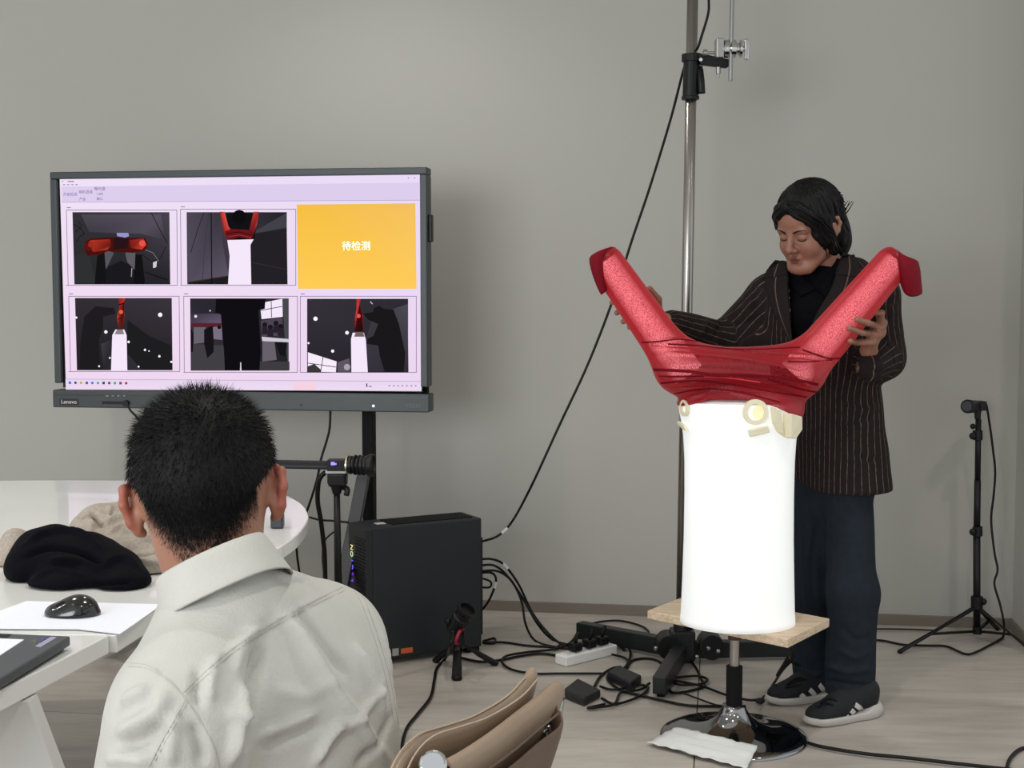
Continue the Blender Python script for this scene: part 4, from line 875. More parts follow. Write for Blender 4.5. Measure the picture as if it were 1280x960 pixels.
n0 = nr+Vector((-.012, -.004, 0)); pl = [n0, n0+dd*.55, n0+dd*.95+Vector((-.15, 0, 0)), n0+dd*1.02+Vector((-.5, 0, 0)), Vector((-2.3, n0.y-.9, TZ)), lf_+Vector((0, -.004, 0))]
top('tabletop_panel', pl)
M_leg = mat('table_leg_white', S(196, 194, 190), .4)
def slab(tp0, tp1, b0, b1, th): 
    return MB().prism([tp0, tp1, b1, b0], th).build('leg_panel', M_leg, tb, bevel=.003)
lt = .716
lq = G(35, 876, lt)
slab(lq, Vector((-1.45, lq.y, lt)), lq+Vector((.25, 0, -lt)), Vector((-1.35, lq.y, 0)), (0, .04, 0))
slab(Vector((-1.35, 3.1, lt)), Vector((-2.1, 3.1, lt)), Vector((-1.45, 3.1, 0)), Vector((-2.0, 3.1, 0)), (0, .04, 0))
# papers, mouse, laptop
M_pap = mat('paper_white', S(226, 228, 236), .75)
pp = [G(x, y, TZ+.002) for x, y in [(33, 752), (203, 756), (150, 793), (98, 787), (-60, 786)]]
o = link_mesh('paper_sheet', [*pp, *[p+Vector((0, 0, .0012)) for p in pp]], [(0, 1, 2, 3, 4), (9, 8, 7, 6, 5)]+[(i, (i+1) % 5, 5+(i+1) % 5, 5+i) for i in range(5)], M_pap); tag(o, 'white sheet of paper under the black mouse on the table', 'paper')
g = Field(G(56, 776, TZ)-Vector((.03, .06, .01)), G(120, 776, TZ)+Vector((.03, .1, .08)), .0015)
m0 = G(62, 774, TZ); m1 = G(114, 774, TZ); ax = (m1-m0).normalized(); L = (m1-m0).length; up_ = Vector((0, 0, 1)); sd_ = ax.cross(up_)
g.ell(m0+ax*L*.62+up_*.012-sd_*.02, (.034, .031, .027), (ax, sd_, up_), .01); g.ell(m0+ax*L*.3+up_*.008-sd_*.02, (.036, .027, .019), (ax, sd_, up_), .012); g.ell(m0+ax*L*.5+up_*.004-sd_*.02, (.047, .031, .014), (ax, sd_, up_), .01)
g.fn(lambda Q: TZ+.0045-Q[..., 2], .002)
mV, mF = g.mesh(); mb_ = bvh_of(mV, mF)
ms = thing('computer_mouse', m0.lerp(m1, .5)-sd_*.02+Vector((0, 0, .004)), 'glossy black computer mouse on the white paper', 'mouse')
link_mesh('shell', mV, mF, mat('mouse_black', S(14, 14, 15), .16, coat=.5, bump=.1, bscale=300), ms, smooth=True)
for pts in ([(72, 762), (80, 758), (92, 756), (104, 757)], [(62, 771), (80, 772), (100, 770), (112, 764)]): ribbon(mb_, pts, .0012, .0004, 'gap_line', M_rub, ms)
ribbon(mb_, [(70, 758), (75, 754.5), (80, 753)], .006, .001, 'scroll_wheel', M_blkm, ms)
lp = thing('laptop', G(0, 850, TZ), 'dark grey laptop body with a palm rest and stickers at the table edge', 'laptop')
LZ = TZ+.022
def GL(x, y): return G(x, y, LZ)
c1_, c2_ = GL(88, 795), GL(-60, 862+22); c3_ = GL(-70, 788)
c4_ = c3_+(c2_-c1_)
M_lap = mat('laptop_grey', S(74, 78, 82), .4, metal=.2)
MB().prism([c1_, c2_, c4_, c3_], (0, 0, -.016)).build('base', M_lap, lp, bevel=.003)
MB().prism([p-Vector((0, 0, .016)) for p in (c1_.lerp(c4_, .03), c2_.lerp(c3_, .03), c4_.lerp(c1_, .03), c3_.lerp(c2_, .03))], (0, 0, -.0045)).build('rubber_base', M_rub, lp)
MB().prism([GL(30, 800), GL(-2, 821), GL(-40, 821), GL(-40, 797)], (0, 0, .0009)).build('paper_slip', M_pap, lp)
MB().prism([GL(14, 793.5), GL(9, 797), GL(-30, 796), GL(-30, 792)], (0, 0, .0007)).build('keyboard_edge', M_rub, lp)
MB().prism([GL(71, 797), GL(51, 809), GL(44, 808), GL(64, 796)], (0, 0, .0006)).build('sticker', mat('sticker_lilac', S(150, 145, 170), .5), lp)
MB().prism([GL(63, 795.5), GL(49, 803.5), GL(48, 798), GL(51, 795)], (0, 0, .0006)).build('sticker', mat('sticker_violet', S(70, 66, 105), .5), lp)
MB().prism([GL(47, 800), GL(44, 804), GL(38, 802), GL(41, 800)], (0, 0, .0006)).build('sticker', mat('sticker_olive', S(90, 92, 78), .5), lp)
# small black device by the man's ear
dv = G(347, 660, TZ)
o = thing('webcam', dv, 'small dark clip device standing on the table beside the right ear', 'camera')
MB().box(dv+Vector((0, 0, .018)), (.03, .03, .034)).build('body', mat('device_blue_black', S(36, 42, 52), .4), o, bevel=.004); MB().box(dv+Vector((.006, 0, .042)), (.012, .02, .03)).build('clip', mat('device_grey', S(96, 98, 104), .5), o, bevel=.003)

# ---------------- coats on the table ----------------
def coat(name, prims, foldsp, m, label, h=.004, seed=1, wamp=.003):
    pts = [np.array(p[0]) for p in prims]; rr = max(max(p[1]) for p in prims)
    lo = np.min(pts, 0)-rr-.03; hi = np.max(pts, 0)+rr+.03; lo[2] = TZ-.02
    g = Field(lo, hi, h)
    for p in prims: g.ell(p[0], p[1], p[2] if len(p) > 2 else None, k=.022)
    g.fn(lambda Q: TZ+.003-Q[..., 2], .004)
    V, Fq = g.mesh(); N = vnormals(V, Fq); V = V+N*wob(V, wamp, 55, seed)[:, None]; V[:, 2] = np.maximum(V[:, 2], TZ+.002)
    b = bvh_of(V, Fq); V = folds(V, Fq, b, [(p, a*1.7, w*.8) for p, a, w in foldsp]); V[:, 2] = np.maximum(V[:, 2], TZ+.002)
    o = link_mesh(name, V, Fq, m, smooth=True); return tag(o, label, 'clothing'), bvh_of(V, Fq)
def E(x, y, D, rx, ry, rz): return (tuple(P(x, y, D)), (rx, ry, rz))
M_beige = mat('wool_grey_beige', S(158, 148, 136), .95, bump=.8, bscale=420, var=.16, vscale=160)
bc, bcb = coat('beige_coat', [E(150, 680, 3.08, .12, .10, .07), E(125, 665, 3.1, .07, .08, .065), E(186, 688, 2.92, .085, .09, .05), E(60, 695, 2.9, .08, .09, .05), E(20, 690, 2.88, .035, .05, .05), E(200, 706, 2.80, .055, .08, .034), E(178, 712, 2.78, .06, .07, .03), E(110, 690, 2.95, .12, .12, .05), E(12, 706, 2.83, .022, .04, .035), E(160, 650, 3.15, .07, .05, .04)],
    [([(112, 640), (120, 648), (128, 660)], -.012, .006), ([(128, 660), (145, 650), (170, 648)], .010, .010), ([(128, 672), (150, 662), (172, 668), (200, 680)], .008, .010), ([(140, 690), (165, 695), (200, 690), (225, 700)], -.010, .008), ([(160, 700), (190, 705), (222, 706)], .008, .009), ([(138, 632), (136, 645)], .005, .006), ([(95, 650), (118, 640)], -.006, .008), ([(20, 680), (18, 700)], -.008, .008), ([(130, 640), (150, 645), (172, 655)], -.009, .007), ([(118, 655), (112, 668)], .008, .006)],
    M_beige, 'grey beige wool coat heaped on the table behind the black jacket')
M_navy = mat('black_knit', S(7, 7, 13), .95, bump=.5, bscale=300, spec=.1)
coat('black_jacket', [E(65, 702, 2.75, .085, .09, .075), E(45, 712, 2.72, .055, .08, .055), E(100, 705, 2.72, .09, .09, .062), E(135, 715, 2.68, .07, .08, .045), E(158, 724, 2.63, .045, .06, .028), E(150, 732, 2.62, .05, .05, .02), E(80, 728, 2.62, .07, .05, .022)],
    [([(30, 680), (60, 668), (100, 668), (130, 690)], .008, .008), ([(25, 700), (60, 685), (100, 690), (140, 712)], -.008, .008), ([(120, 712), (150, 700), (175, 712)], .008, .008), ([(110, 732), (140, 728), (170, 728)], -.008, .007), ([(40, 725), (70, 715), (110, 722)], .006, .008), ([(60, 700), (95, 700), (130, 715)], .006, .007)],
    M_navy, 'black soft jacket bundled on the table in front of the beige coat', seed=5)

# ---------------- leather chair ----------------
ch = thing('leather_chair', (.02, 1.5, 0), 'tan leather office chair whose padded back shows behind the seated man', 'chair')
M_lea = mat('tan_leather', S(142, 122, 102), .42, bump=.15, bscale=500, var=.06, vscale=14); M_lead = mat('brown_leather', S(92, 72, 58), .5, bump=.15, bscale=400); M_stitch = mat('thread_pale', S(168, 150, 130), .7)
def pad(name, top_, depth, th, m, drop=(0, 0, -1), sag=0):
    tp_ = catmull(top_, 5); n_ = len(tp_); g_ = []
    for k in range(7):
        s_ = k/6; g_.append([p+Vector(drop)*depth*s_+Vector((.5, -.5, 0))*sag*math.sin(s_*math.pi) for p in tp_])
    return sheet(name, g_, m, ch, solid=th, sub=2)
def PY(x, y, z): return G(x, y, z)
p1 = [P(487, 985, 1.33), P(505, 940, 1.38), P(530, 914, 1.42), P(565, 902, 1.46), P(600, 890, 1.50), P(640, 866, 1.57), P(663, 842, 1.64), P(669, 830, 1.67)]
p2 = [P(510, 1000, 1.30), P(545, 958, 1.36), P(580, 938, 1.40), P(620, 912, 1.46), P(655, 885, 1.54), P(685, 862, 1.61), P(703, 846, 1.66)]
a = pad('front_cushion', p1, .36, .022, M_lea, drop=(-.3, .2, -1)); b = pad('rear_cushion', p2, .40, .03, M_lea, drop=(-.3, .2, -1))
MB().tube([p-Vector((.006, .010, .001)) for p in p1[:-1]], .0011, 6).tube([p+Vector((.010, -.008, -.003)) for p in p1[:-1]], .0011, 6).build('piping', M_stitch, a, smooth=True)
MB().tube([p+Vector((.014, -.012, -.024)) for p in p2[:-1]], .0014, 6).build('piping', mat('dark_thread', S(84, 68, 54), .7), b, smooth=True)
pad('back_panel', [p+Vector((.018, -.010, -.034)) for p in p2[1:-1]]+[P(693, 872, 1.63)], .40, .01, M_lead, drop=(-.3, .2, -1))
e0 = p2[-1]
MB().tube([P(697, 868, 1.655), P(690, 905, 1.645), P(676, 945, 1.63), P(662, 990, 1.61)], .010, 10).build('side_frame', M_satin, ch, smooth=True)
MB().tube([P(684, 890, 1.62), P(676, 925, 1.61), P(664, 970, 1.6)], .008, 8).build('inner_frame', M_blk, ch, smooth=True)
MB().tube([P(684, 905, 1.60), P(687, 915, 1.6), P(683, 925, 1.6), P(680, 912, 1.6), P(685, 932, 1.6)], .003, 8).build('hinge_screw', M_chrome, ch, smooth=True)
MB().cyl(P(545, 962, 1.33), P(541, 955, 1.30), .016, .014, seg=20).build('chrome_bolt', M_chrome, ch, bevel=.003)
# unseen lower half of the chair: seat, column and star base
sc_ = Vector((-.16, 1.62, 0))
MB().box(sc_+Vector((0, 0, .44)), (.46, .46, .06), (.83, .56, 0), (-.56, .83, 0)).build('seat', M_lea, ch, bevel=.02)
MB().cyl(sc_+Vector((0, 0, .08)), sc_+Vector((0, 0, .41)), .025, seg=16).build('column', M_chrome, ch)
for k in range(5):
    t_ = k*1.2566; e = sc_+Vector((.28*math.cos(t_), .28*math.sin(t_), .06)); MB().bar(sc_+Vector((0, 0, .09)), e, .04, .03).build('base_arm', M_satin, ch, bevel=.004); MB().sphere(e-Vector((0, 0, .03)), .028, 12, (1, .6, 1)).build('caster', M_blk, ch)
MB().bar(sc_+Vector((.1, -.18, .42)), P(662, 990, 1.61), .02, .03).build('back_bracket', M_satin, ch)
# ================= people =================
def skin_mat(name, base, red):
    m = mat(name, base, .5, bump=.12, bscale=350); nt = m.node_tree; b = nt.nodes['Principled BSDF']
    at = nt.nodes.new('ShaderNodeAttribute'); at.attribute_name = 'flush'; mx = nt.nodes.new('ShaderNodeMixRGB'); mx.inputs[1].default_value = base; mx.inputs[2].default_value = red
    nt.links.new(at.outputs['Fac'], mx.inputs[0]); nt.links.new(mx.outputs[0], b.inputs['Base Color'])
    b.inputs['Subsurface Weight'].default_value = .08; b.inputs['Subsurface Radius'].default_value = (.02, .008, .004); return m
def attr(o, name, vals):
    a = o.data.attributes.new(name, 'FLOAT', 'POINT'); a.data.foreach_set('value', np.asarray(vals, np.float32))
def join(parts):
    V = []; Fq = []; n = 0; A = []
    for v, f, a in parts: V.append(v); Fq.append(f+n); n += len(v); A.append(a)
    return np.concatenate(V), np.concatenate(Fq), np.concatenate(A)
def basis(f):
    f = Vector(f).normalized(); r = f.cross(Vector((0, 0, 1))).normalized(); return r, f, r.cross(f)
def toworld(V, o, B): return np.array(o)+V@np.array([tuple(B[0]), tuple(B[1]), tuple(B[2])])
def lw_(p, o, B): return Vector(o)+B[0]*p[0]+B[1]*p[1]+B[2]*p[2]
def roll(B, a): 
    q = Matrix.Rotation(a, 3, B[1]); return (q@B[0], B[1], q@B[2])

def ear(g, s, x=.077):
    rot = np.array([[math.cos(.45*s), math.sin(.45*s)*-1, 0], [math.sin(.45*s), math.cos(.45*s), 0], [0, 0, 1]])
    g.ell((s*(x+.004), -.012, -.004), (.008, .017, .03), rot, .006)
    pts = [(x-.004, .0, .012), (x+.006, -.01, .026), (x+.013, -.024, .022), (x+.014, -.03, .004), (x+.009, -.022, -.018), (x-.001, -.008, -.031)]
    for a, b in zip(pts[:-1], pts[1:]): g.cap((s*a[0], a[1], a[2]), (s*b[0], b[1], b[2]), .0052, .0052, .005)
def face(h=.0022):
    g = Field((-.11, -.14, -.2), (.11, .15, .15), h)
    g.ell((0, -.012, .035), (.074, .094, .086), k=.02); g.ell((0, .035, .045), (.064, .062, .056), k=.03)
    g.ell((0, .028, -.03), (.064, .066, .075), k=.03)
    for s in (-1, 1):
        g.cap((s*.056, .0, -.05), (s*.026, .072, -.098), .021, .02, .03); g.ell((s*.037, .062, -.035), (.027, .026, .030), k=.02)
    g.ell((0, .080, -.100), (.023, .02, .018), k=.02)
    g.cap((-.042, .083, .020), (.042, .083, .020), .0085, k=.014)
    for s in (-1, 1): g.ell((s*.032, .104, .002), (.018, .017, .012), k=.012, op='s'); g.ell((s*.032, .079, .001), (.0165, .0145, .0125), k=.004)
    g.cap((0, .092, .012), (0, .112, -.028), .0075, .0105, .012); g.ell((0, .113, -.031), (.0105, .0105, .0095), k=.008)
    for s in (-1, 1): g.ell((s*.013, .101, -.035), (.0085, .011, .0085), k=.006)
    g.cap((-.013, .089, -.062), (.013, .089, -.062), .007, k=.008); g.cap((-.010, .0945, -.061), (.010, .0945, -.061), .0055, k=.006); g.cap((-.011, .090, -.0745), (.011, .090, -.0745), .008, k=.009)
    
    for s in (-1, 1): ear(g, s)
    g.cap((0, -.03, -.04), (0, -.045, -.19), .056, .056, .03)
    return g.mesh()

# ---------- the standing man ----------
pman = thing('person', Vector((1.02, 4.24, 0)), 'standing person in a pinstriped dark jacket holding the red garment with both hands', 'person')
MD = 4.22
f_h = Vector((-.74, -.67, -.42)); HB = basis(f_h); HB = roll(HB, math.radians(-3))
HO = P(1011, 284, MD)
M_skin = skin_mat('skin', S(140, 98, 79), S(114, 64, 57))
hV, hF = face()
fl = np.zeros(len(hV)); lp_ = (hV[:, 1] > .08) & (abs(hV[:, 0]) < .020*(1-abs(hV[:, 2]+.067)/.018)) & (abs(hV[:, 2]+.067) < .012); fl[lp_] = 1
fl += .35*np.exp(-((hV[:, 2]+.033)**2+(hV[:, 1]-.11)**2)/.0003)
hV = hV*1.03; hw = toworld(hV, HO, HB)
def finger(g, pts, r0=.0102, r1=.0082):
    n = len(pts)-1
    for i in range(n): g.cap(pts[i], pts[i+1], r0+(r1-r0)*i/n, r0+(r1-r0)*(i+1)/n, .004)
def hand(fingers, palm, wrist, thumb):
    allp = [p for f_ in fingers for p in f_]+palm+wrist+thumb; a = np.array([tuple(p) for p in allp])
    g = Field(a.min(0)-.04, a.max(0)+.04, .0024)
    for i in range(len(palm)-1): g.cap(palm[i], palm[i+1], .015, .015, .012)
    for f_ in fingers: finger(g, f_); g.cap(f_[0], palm[len(palm)//2], .0095, .014, .01)
    g.cap(palm[-1], wrist[0], .018, .024, .014); g.cap(wrist[0], wrist[1], .024, .027, .01)
    finger(g, thumb, .0115, .009); return g.mesh()
def fp(x, y, off=.0085, D=3.95):
    l, n_ = hit(gb, x, y); return l+n_*off+Vector((0, -.001, 0)) if l is not None else P(x, y, D)
lh = hand([[P(1101, 400, 3.975), P(1102, 391, 3.955), P(1094, 391, 3.945)], [P(1101, 409, 3.95), fp(1091, 406), fp(1082, 402), fp(1070, 399)],
           [P(1097, 418, 3.95), fp(1086, 417), fp(1075, 414), fp(1060, 410)], [P(1090, 427, 3.95), fp(1080, 428), fp(1071, 428), fp(1060, 425)]],
          [P(1103, 404, 3.985), P(1099, 415, 3.975), P(1090, 427, 3.975)], [P(1086, 438, 4.01), P(1091, 450, 4.12)], [P(1092, 428, 4.02), P(1104, 404, 4.06), P(1094, 388, 4.075)])
rh = hand([[P(797, 372, 4.105), P(780, 371, 4.09), P(765, 378, 4.035)], [P(800, 382, 4.108), P(784, 384, 4.09), P(771, 391, 4.03)],
           [P(804, 391, 4.108), P(790, 396, 4.085), P(779, 402, 4.025)], [P(810, 400, 4.105), P(798, 405, 4.085), P(787, 409, 4.04)]],
          [P(802, 376, 4.105), P(810, 388, 4.11), P(818, 398, 4.11)], [P(836, 402, 4.125), P(852, 405, 4.15)], [P(824, 394, 4.10), P(823, 374, 4.075), P(812, 361, 4.05)])
RS, RE, RW = P(963, 372, 4.36), P(908, 427, 4.31), P(834, 402, 4.125)
LS, LE, LW = P(1094, 368, 4.15), P(1103, 446, 4.19), P(1089, 457, 4.03)
g = Field((.35, 3.85, .02), (1.45, 4.65, 1.5), .009)
g.cap(P(1030, 395, 4.27), P(1045, 590, 4.27), .085, .075, .05, flat=((.8, -.6, 0), 1.4))
g.cap(lw_((0, -.04, -.09), HO, HB), P(1034, 390, 4.27), .055, .065, .03)
for a, b, c in ((RS, RE, RW), (LS, LE, LW)): g.cap(a, b, .045, .035, .03); g.cap(b, c, .035, .026, .02)
KR, AR, KL, AL = P(1013, 735, 4.34), P(1022, 862, 4.38), P(1066, 740, 4.2), P(1068, 880, 4.19)
g.cap(P(1022, 610, 4.32), KR, .052, .045, .03); g.cap(KR, AR, .05, .035, .03); g.cap(P(1056, 610, 4.24), KL, .05, .045, .03); g.cap(KL, AL, .05, .035, .03)
bV, bF = g.mesh()
V, Fq, A_ = join([(bV, bF, np.zeros(len(bV))), (hw, hF, fl), (lh[0], lh[1], np.zeros(len(lh[0]))+.1), (rh[0], rh[1], np.zeros(len(rh[0]))+.1)])
o = link_mesh('body', V, Fq, M_skin, pman, smooth=True); attr(o, 'flush', A_)
hb_ = bvh_of(hw, hF)
M_hair = mat('hair_black', S(10, 10, 11), .45, bump=.5, bscale=200, spec=.2, stretch=(1, 1, .2))
def hl(p): return lw_(p, HO, HB)
# closed lids, brows
bl_ = bvh_of(hV, hF)
def onface(x, z, off=.0008):
    r = bl_.ray_cast(Vector((x, .3, z)), Vector((0, -1, 0))); return hl(r[0]+r[1]*off)
for s in (-1, 1):
    MB().tube([onface(s*(.018+.029*t), -.0045-.005*math.sin(math.pi*t)) for t in (0, .25, .5, .75, 1)], .0013, 6).build('eyelashes', M_hair, pman, smooth=True)
    MB().tube([onface(s*(.014+.038*t), .0185+.007*math.sin(math.pi*t*.75)) for t in (0, .25, .5, .75, 1)], lambda t: .0028*(1-.6*t), 6).build('eyebrow', M_hair, pman, smooth=True)
MB().tube([onface(.0175*t, -.0678-.0015*t*t, .0002) for t in (-1, -.5, 0, .5, 1)], .0009, 6).build('mouth_line', mat('mouth_line', S(70, 34, 32), .6), pman, smooth=True)
g = Field((-.14, -.19, -.22), (.14, .13, .2), .003)
g.ell((0, -.022, .046), (.087, .107, .094), k=.02)
g.ell((-.055, .02, -.005), (.032, .048, .062), k=.02) ; g.ell((.06, .0, -.01), (.026, .045, .06), k=.02)
g.ell((0, -.075, -.04), (.082, .052, .09), k=.03); g.ell((0, -.085, -.085), (.065, .04, .055), k=.03)
g.ell((0, .112, -.045), (.066, .075, .090), k=.012, op='s'); g.ell((.008, .1, .0), (.034, .045, .062), k=.01, op='s')
g.ell((0, .02, -.13), (.07, .085, .07), k=.02, op='s')
g.cap((.055, .105, .0), (.075, .055, -.06), .03, k=.01, op='s'); g.cap((-.055, .105, -.01), (-.068, .068, -.06), .026, k=.01, op='s')
for a, b in (((.004, .083, .100), (-.03, .078, .090)), ((-.03, .078, .090), (-.058, .062, .062)), ((.004, .083, .1), (.034, .078, .086)), ((.034, .078, .086), (.06, .06, .06))): g.cap(a, b, .015, .015, k=.01)
g.cap((-.074, .012, .035), (-.080, -.004, .024), .011, k=.01)
for ch_ in ([(-.002, .086, .088), (-.03, .084, .070), (-.055, .070, .045), (-.072, .046, .015), (-.080, .022, -.03), (-.076, .006, -.075)], [(.006, .087, .088), (.034, .084, .068), (.058, .064, .044), (.074, .040, .02), (.080, .02, -.02)]):
    for a, b in zip(ch_[:-1], ch_[1:]): g.cap(a, b, .0125, .0115, k=.008)
kV, kF = g.mesh(); kV = kV*1.03
th_ = np.arctan2(kV[:, 0], kV[:, 1]-.02); N_ = vnormals(kV, kF); kV = kV+N_*np.clip((.07-kV[:, 1])/.04, .15, 1)[:, None]*(.0022*np.sin(th_*26+kV[:, 2]*22)+.0014*np.sin(th_*57+kV[:, 2]*31))[:, None]
hr = link_mesh('hair', toworld(kV, HO, HB), kF, M_hair, pman, smooth=True)
rnd = random.Random(3); m = MB()
for ch_, nn_ in (([(-.002, .088, .094), (-.03, .088, .076), (-.056, .074, .048), (-.074, .050, .015), (-.082, .026, -.03), (-.078, .006, -.078)], 46), ([(.006, .089, .094), (.034, .087, .074), (.060, .067, .048), (.077, .042, .02), (.084, .02, -.02)], 26)):
    for _ in range(nn_):
        o1 = np.array([rnd.uniform(-.008, .008), rnd.uniform(-.008, .006), rnd.uniform(-.006, .016)]); pts = []
        for k_, p_ in enumerate(ch_):
            pts.append(hl(tuple((np.array(p_)+o1*(1+.25*k_)+np.array([rnd.uniform(-.002, .002) for _q in range(3)]))*1.03)))
        pts = pts[:rnd.choice([len(pts), len(pts)-1])]
        m.tube(pts, lambda t: .0030*(1-.7*t)+.0004, 5, 4)
for i in range(230):
    az = rnd.uniform(.75, 2*math.pi-.75); t0 = rnd.uniform(.05, .9); lng = rnd.uniform(.6, 1.25)
    side = math.sin(az); back = -math.cos(az)
    pts = []; ph = rnd.uniform(0, 6); cr_ = rnd.uniform(.0, .006)
    for k in range(6):
        th2 = t0+lng*k/5*1.35
        rr_ = 1.015+.02*math.sin(ph+k*1.1)
        x = .088*math.sin(min(th2, 1.75))*math.sin(az)*rr_; y = -.022+.108*math.sin(min(th2, 1.75))*math.cos(az)*rr_
        z = .046+.095*math.cos(th2)*rr_ if th2 < 1.57 else .046-.14*(th2-1.57)
        if back > .2 and k == 5: x *= 1.10; y -= .01*rnd.random()
        pts.append(hl((x+cr_*math.sin(ph+k), y, z)))
    lp_e = pts[-1]
    loc = np.linalg.inv(np.array([tuple(HB[0]), tuple(HB[1]), tuple(HB[2])]).T)@np.array(lp_e-HO)
    if loc[1] > .045 and loc[2] < .05: continue
    m.tube(pts, lambda t: .0034*(1-.75*t)+.0004, 5, 4)
for az, fl_ in ((2.4, .02), (2.7, .03), (2.2, .025), (3.0, .02), (2.55, .035)):   # flicked ends at the nape
    b0_ = hl((-.07*math.sin(az)*-1 if False else .07*math.sin(-az), -.09, .0)); m.tube([b0_, b0_+HB[1]*-.02+Vector((.01, 0, .008)), b0_+HB[1]*-.03+Vector((fl_, 0, .03+.01*az/3))], lambda t: .003*(1-.8*t)+.0003, 5)
m.build('hair_lock', M_hair, pman, smooth=True)

def stripe_mat(name, base, line, pitch=.021, wd=.09):
    m = mat(name, base, .9, bump=.5, bscale=260, spec=.1); nt = m.node_tree; b = nt.nodes['Principled BSDF']
    at = nt.nodes.new('ShaderNodeAttribute'); at.attribute_name = 'u'; d = nt.nodes.new('ShaderNodeMath'); d.operation = 'DIVIDE'; d.inputs[1].default_value = pitch
    f_ = nt.nodes.new('ShaderNodeMath'); f_.operation = 'FRACT'; l_ = nt.nodes.new('ShaderNodeMath'); l_.operation = 'LESS_THAN'; l_.inputs[1].default_value = wd
    n = nt.nodes.new('ShaderNodeTexNoise'); n.inputs['Scale'].default_value = 60; mm = nt.nodes.new('ShaderNodeMath'); mm.operation = 'MULTIPLY'
    r = nt.nodes.new('ShaderNodeMapRange'); r.inputs[1].default_value = .35; r.inputs[2].default_value = .6; r.inputs[3].default_value = .35
    nt.links.new(n.outputs[0], r.inputs[0]); nt.links.new(at.outputs['Fac'], d.inputs[0]); nt.links.new(d.outputs[0], f_.inputs[0]); nt.links.new(f_.outputs[0], l_.inputs[0]); nt.links.new(l_.outputs[0], mm.inputs[0]); nt.links.new(r.outputs[0], mm.inputs[1])
    mx = nt.nodes.new('ShaderNodeMixRGB'); mx.inputs[1].default_value = base; mx.inputs[2].default_value = line; nt.links.new(mm.outputs[0], mx.inputs[0]); nt.links.new(mx.outputs[0], b.inputs['Base Color']); return m
M_jack = stripe_mat('pinstripe_wool', S(34, 29, 29), S(108, 90, 76))
g = Field((.35, 3.85, .62), (1.5, 4.65, 1.52), .005)
BL = Vector((.8, -.6, 0))
g.cap(P(1026, 400, 4.27), P(1048, 650, 4.27), .117, .129, .05, flat=((.8, -.6, 0), 1.42))
g.cap(RS, LS, .062, .062, .05); g.cap(P(985, 350, 4.34), P(1068, 345, 4.21), .055, .06, .05)
g.ell(P(1030, 420, 4.25), (.185, .145, .19), np.array([[.8, -.6, 0], [.6, .8, 0], [0, 0, 1]]), .05)
g.cap(RS, RE, .074, .064, .035); g.cap(RE, RE.lerp(RW, .93), .062, .042, .03)
g.cap(LS, LE, .074, .066, .035); g.cap(LE, P(1089, 459, 4.01), .064, .043, .03)
g.cap(P(925, 428, 4.3), P(962, 428, 4.3), .05, .05, .03)
def hem(Q):
    # hem height rises towards the cut-away front
    x = (Q[..., 0]-P(1048, 600, 4.2).x); z0_ = .698+np.minimum(np.where(x < -.03, (x+.03)**2*4.5, 0), .10)+.02*np.clip(x, 0, 1); return z0_-Q[..., 2]
g.fn(hem, .006)
# neck opening
g.ell(P(1018, 325, 4.20), (.072, .085, .07), k=.01, op='s')
jV, jF = g.mesh(); jb = bvh_of(jV, jF)
jV = jV+vnormals(jV, jF)*wob(jV, .0028, 28, 4)[:, None]
jV = folds(jV, jF, jb, [([(950, 372), (925, 388), (900, 402)], .007, .010), ([(952, 395), (925, 405), (890, 412)], -.007, .009), ([(905, 400), (898, 415), (890, 428)], -.006, .008), ([(885, 398), (880, 412), (872, 422)], .006, .008), ([(868, 398), (862, 410), (856, 420)], -.005, .008),
    ([(1120, 385), (1108, 410), (1112, 440)], .006, .010), ([(1075, 455), (1095, 465), (1115, 462)], -.006, .007), ([(1100, 425), (1115, 440), (1118, 460)], -.006, .008), ([(1020, 520), (1050, 530), (1100, 520)], -.005, .010), ([(1050, 500), (1075, 512), (1102, 505)], .006, .010),
    ([(1060, 560), (1085, 575), (1102, 572)], -.005, .010), ([(1012, 540), (1020, 575), (1030, 600)], .005, .012), ([(940, 350), (945, 370), (948, 400)], -.005, .010), ([(1000, 440), (1030, 480), (1060, 500)], -.005, .014)])
# open front: drop the cloth over the shirt V
pol = [(984, 332), (1056, 322), (1052, 345), (1036, 372), (1018, 400), (1008, 426), (989, 430), (987, 380)]
def inpoly(x, y, pg):
    c = np.zeros(len(x), bool); j = len(pg)-1
    for i in range(len(pg)):
        xi, yi = pg[i]; xj, yj = pg[j]; t = ((yi > y) != (yj > y)) & (x < (xj-xi)*(y-yi)/(yj-yi+1e-9)+xi); c ^= t; j = i
    return c
fc_ = jV[jF].mean(1); q = fc_-np.array([0, 0, CH]); dz = q@FWD; px_ = 640+F*(q@RGT)/dz; py_ = 480-F*(q@UPV)/dz
front = (fc_-np.array(P(1030, 400, 4.27)))@np.array([-.6, -.8, 0]) > 0
keep = ~(inpoly(px_, py_, pol) & front)
jk = link_mesh('jacket', jV, jF[keep], M_jack, pman, smooth=True); md = jk.modifiers.new('Solidify', 'SOLIDIFY'); md.thickness = .004; md.offset = -1
ax_t = np.array(P(1035, 450, 4.27)); r_ = jV-ax_t; uu = np.arctan2(r_@np.array([.8, -.6, 0]), r_@np.array([-.6, -.8, 0]))*.17
for a, b, rad in ((RS, RE, .058), (RE, RW, .05), (LS, LE, .064), (LE, LW, .05)):
    a = np.array(a); b = np.array(b); ab = b-a; t = ((jV-a)@ab)/(ab@ab); o_ = jV-a-np.clip(t, 0, 1)[:, None]*ab; d_ = np.linalg.norm(o_, axis=1)
    sel = (t > .12 if rad in (.058, .064) else t > 0) & (t < 1.2) & (d_ < rad*1.35)
    _, e1, e2 = frame(Vector(ab)); ang = np.arctan2(o_@np.array(e1), o_@np.array(e2)); uu[sel] = (ang*rad)[sel]
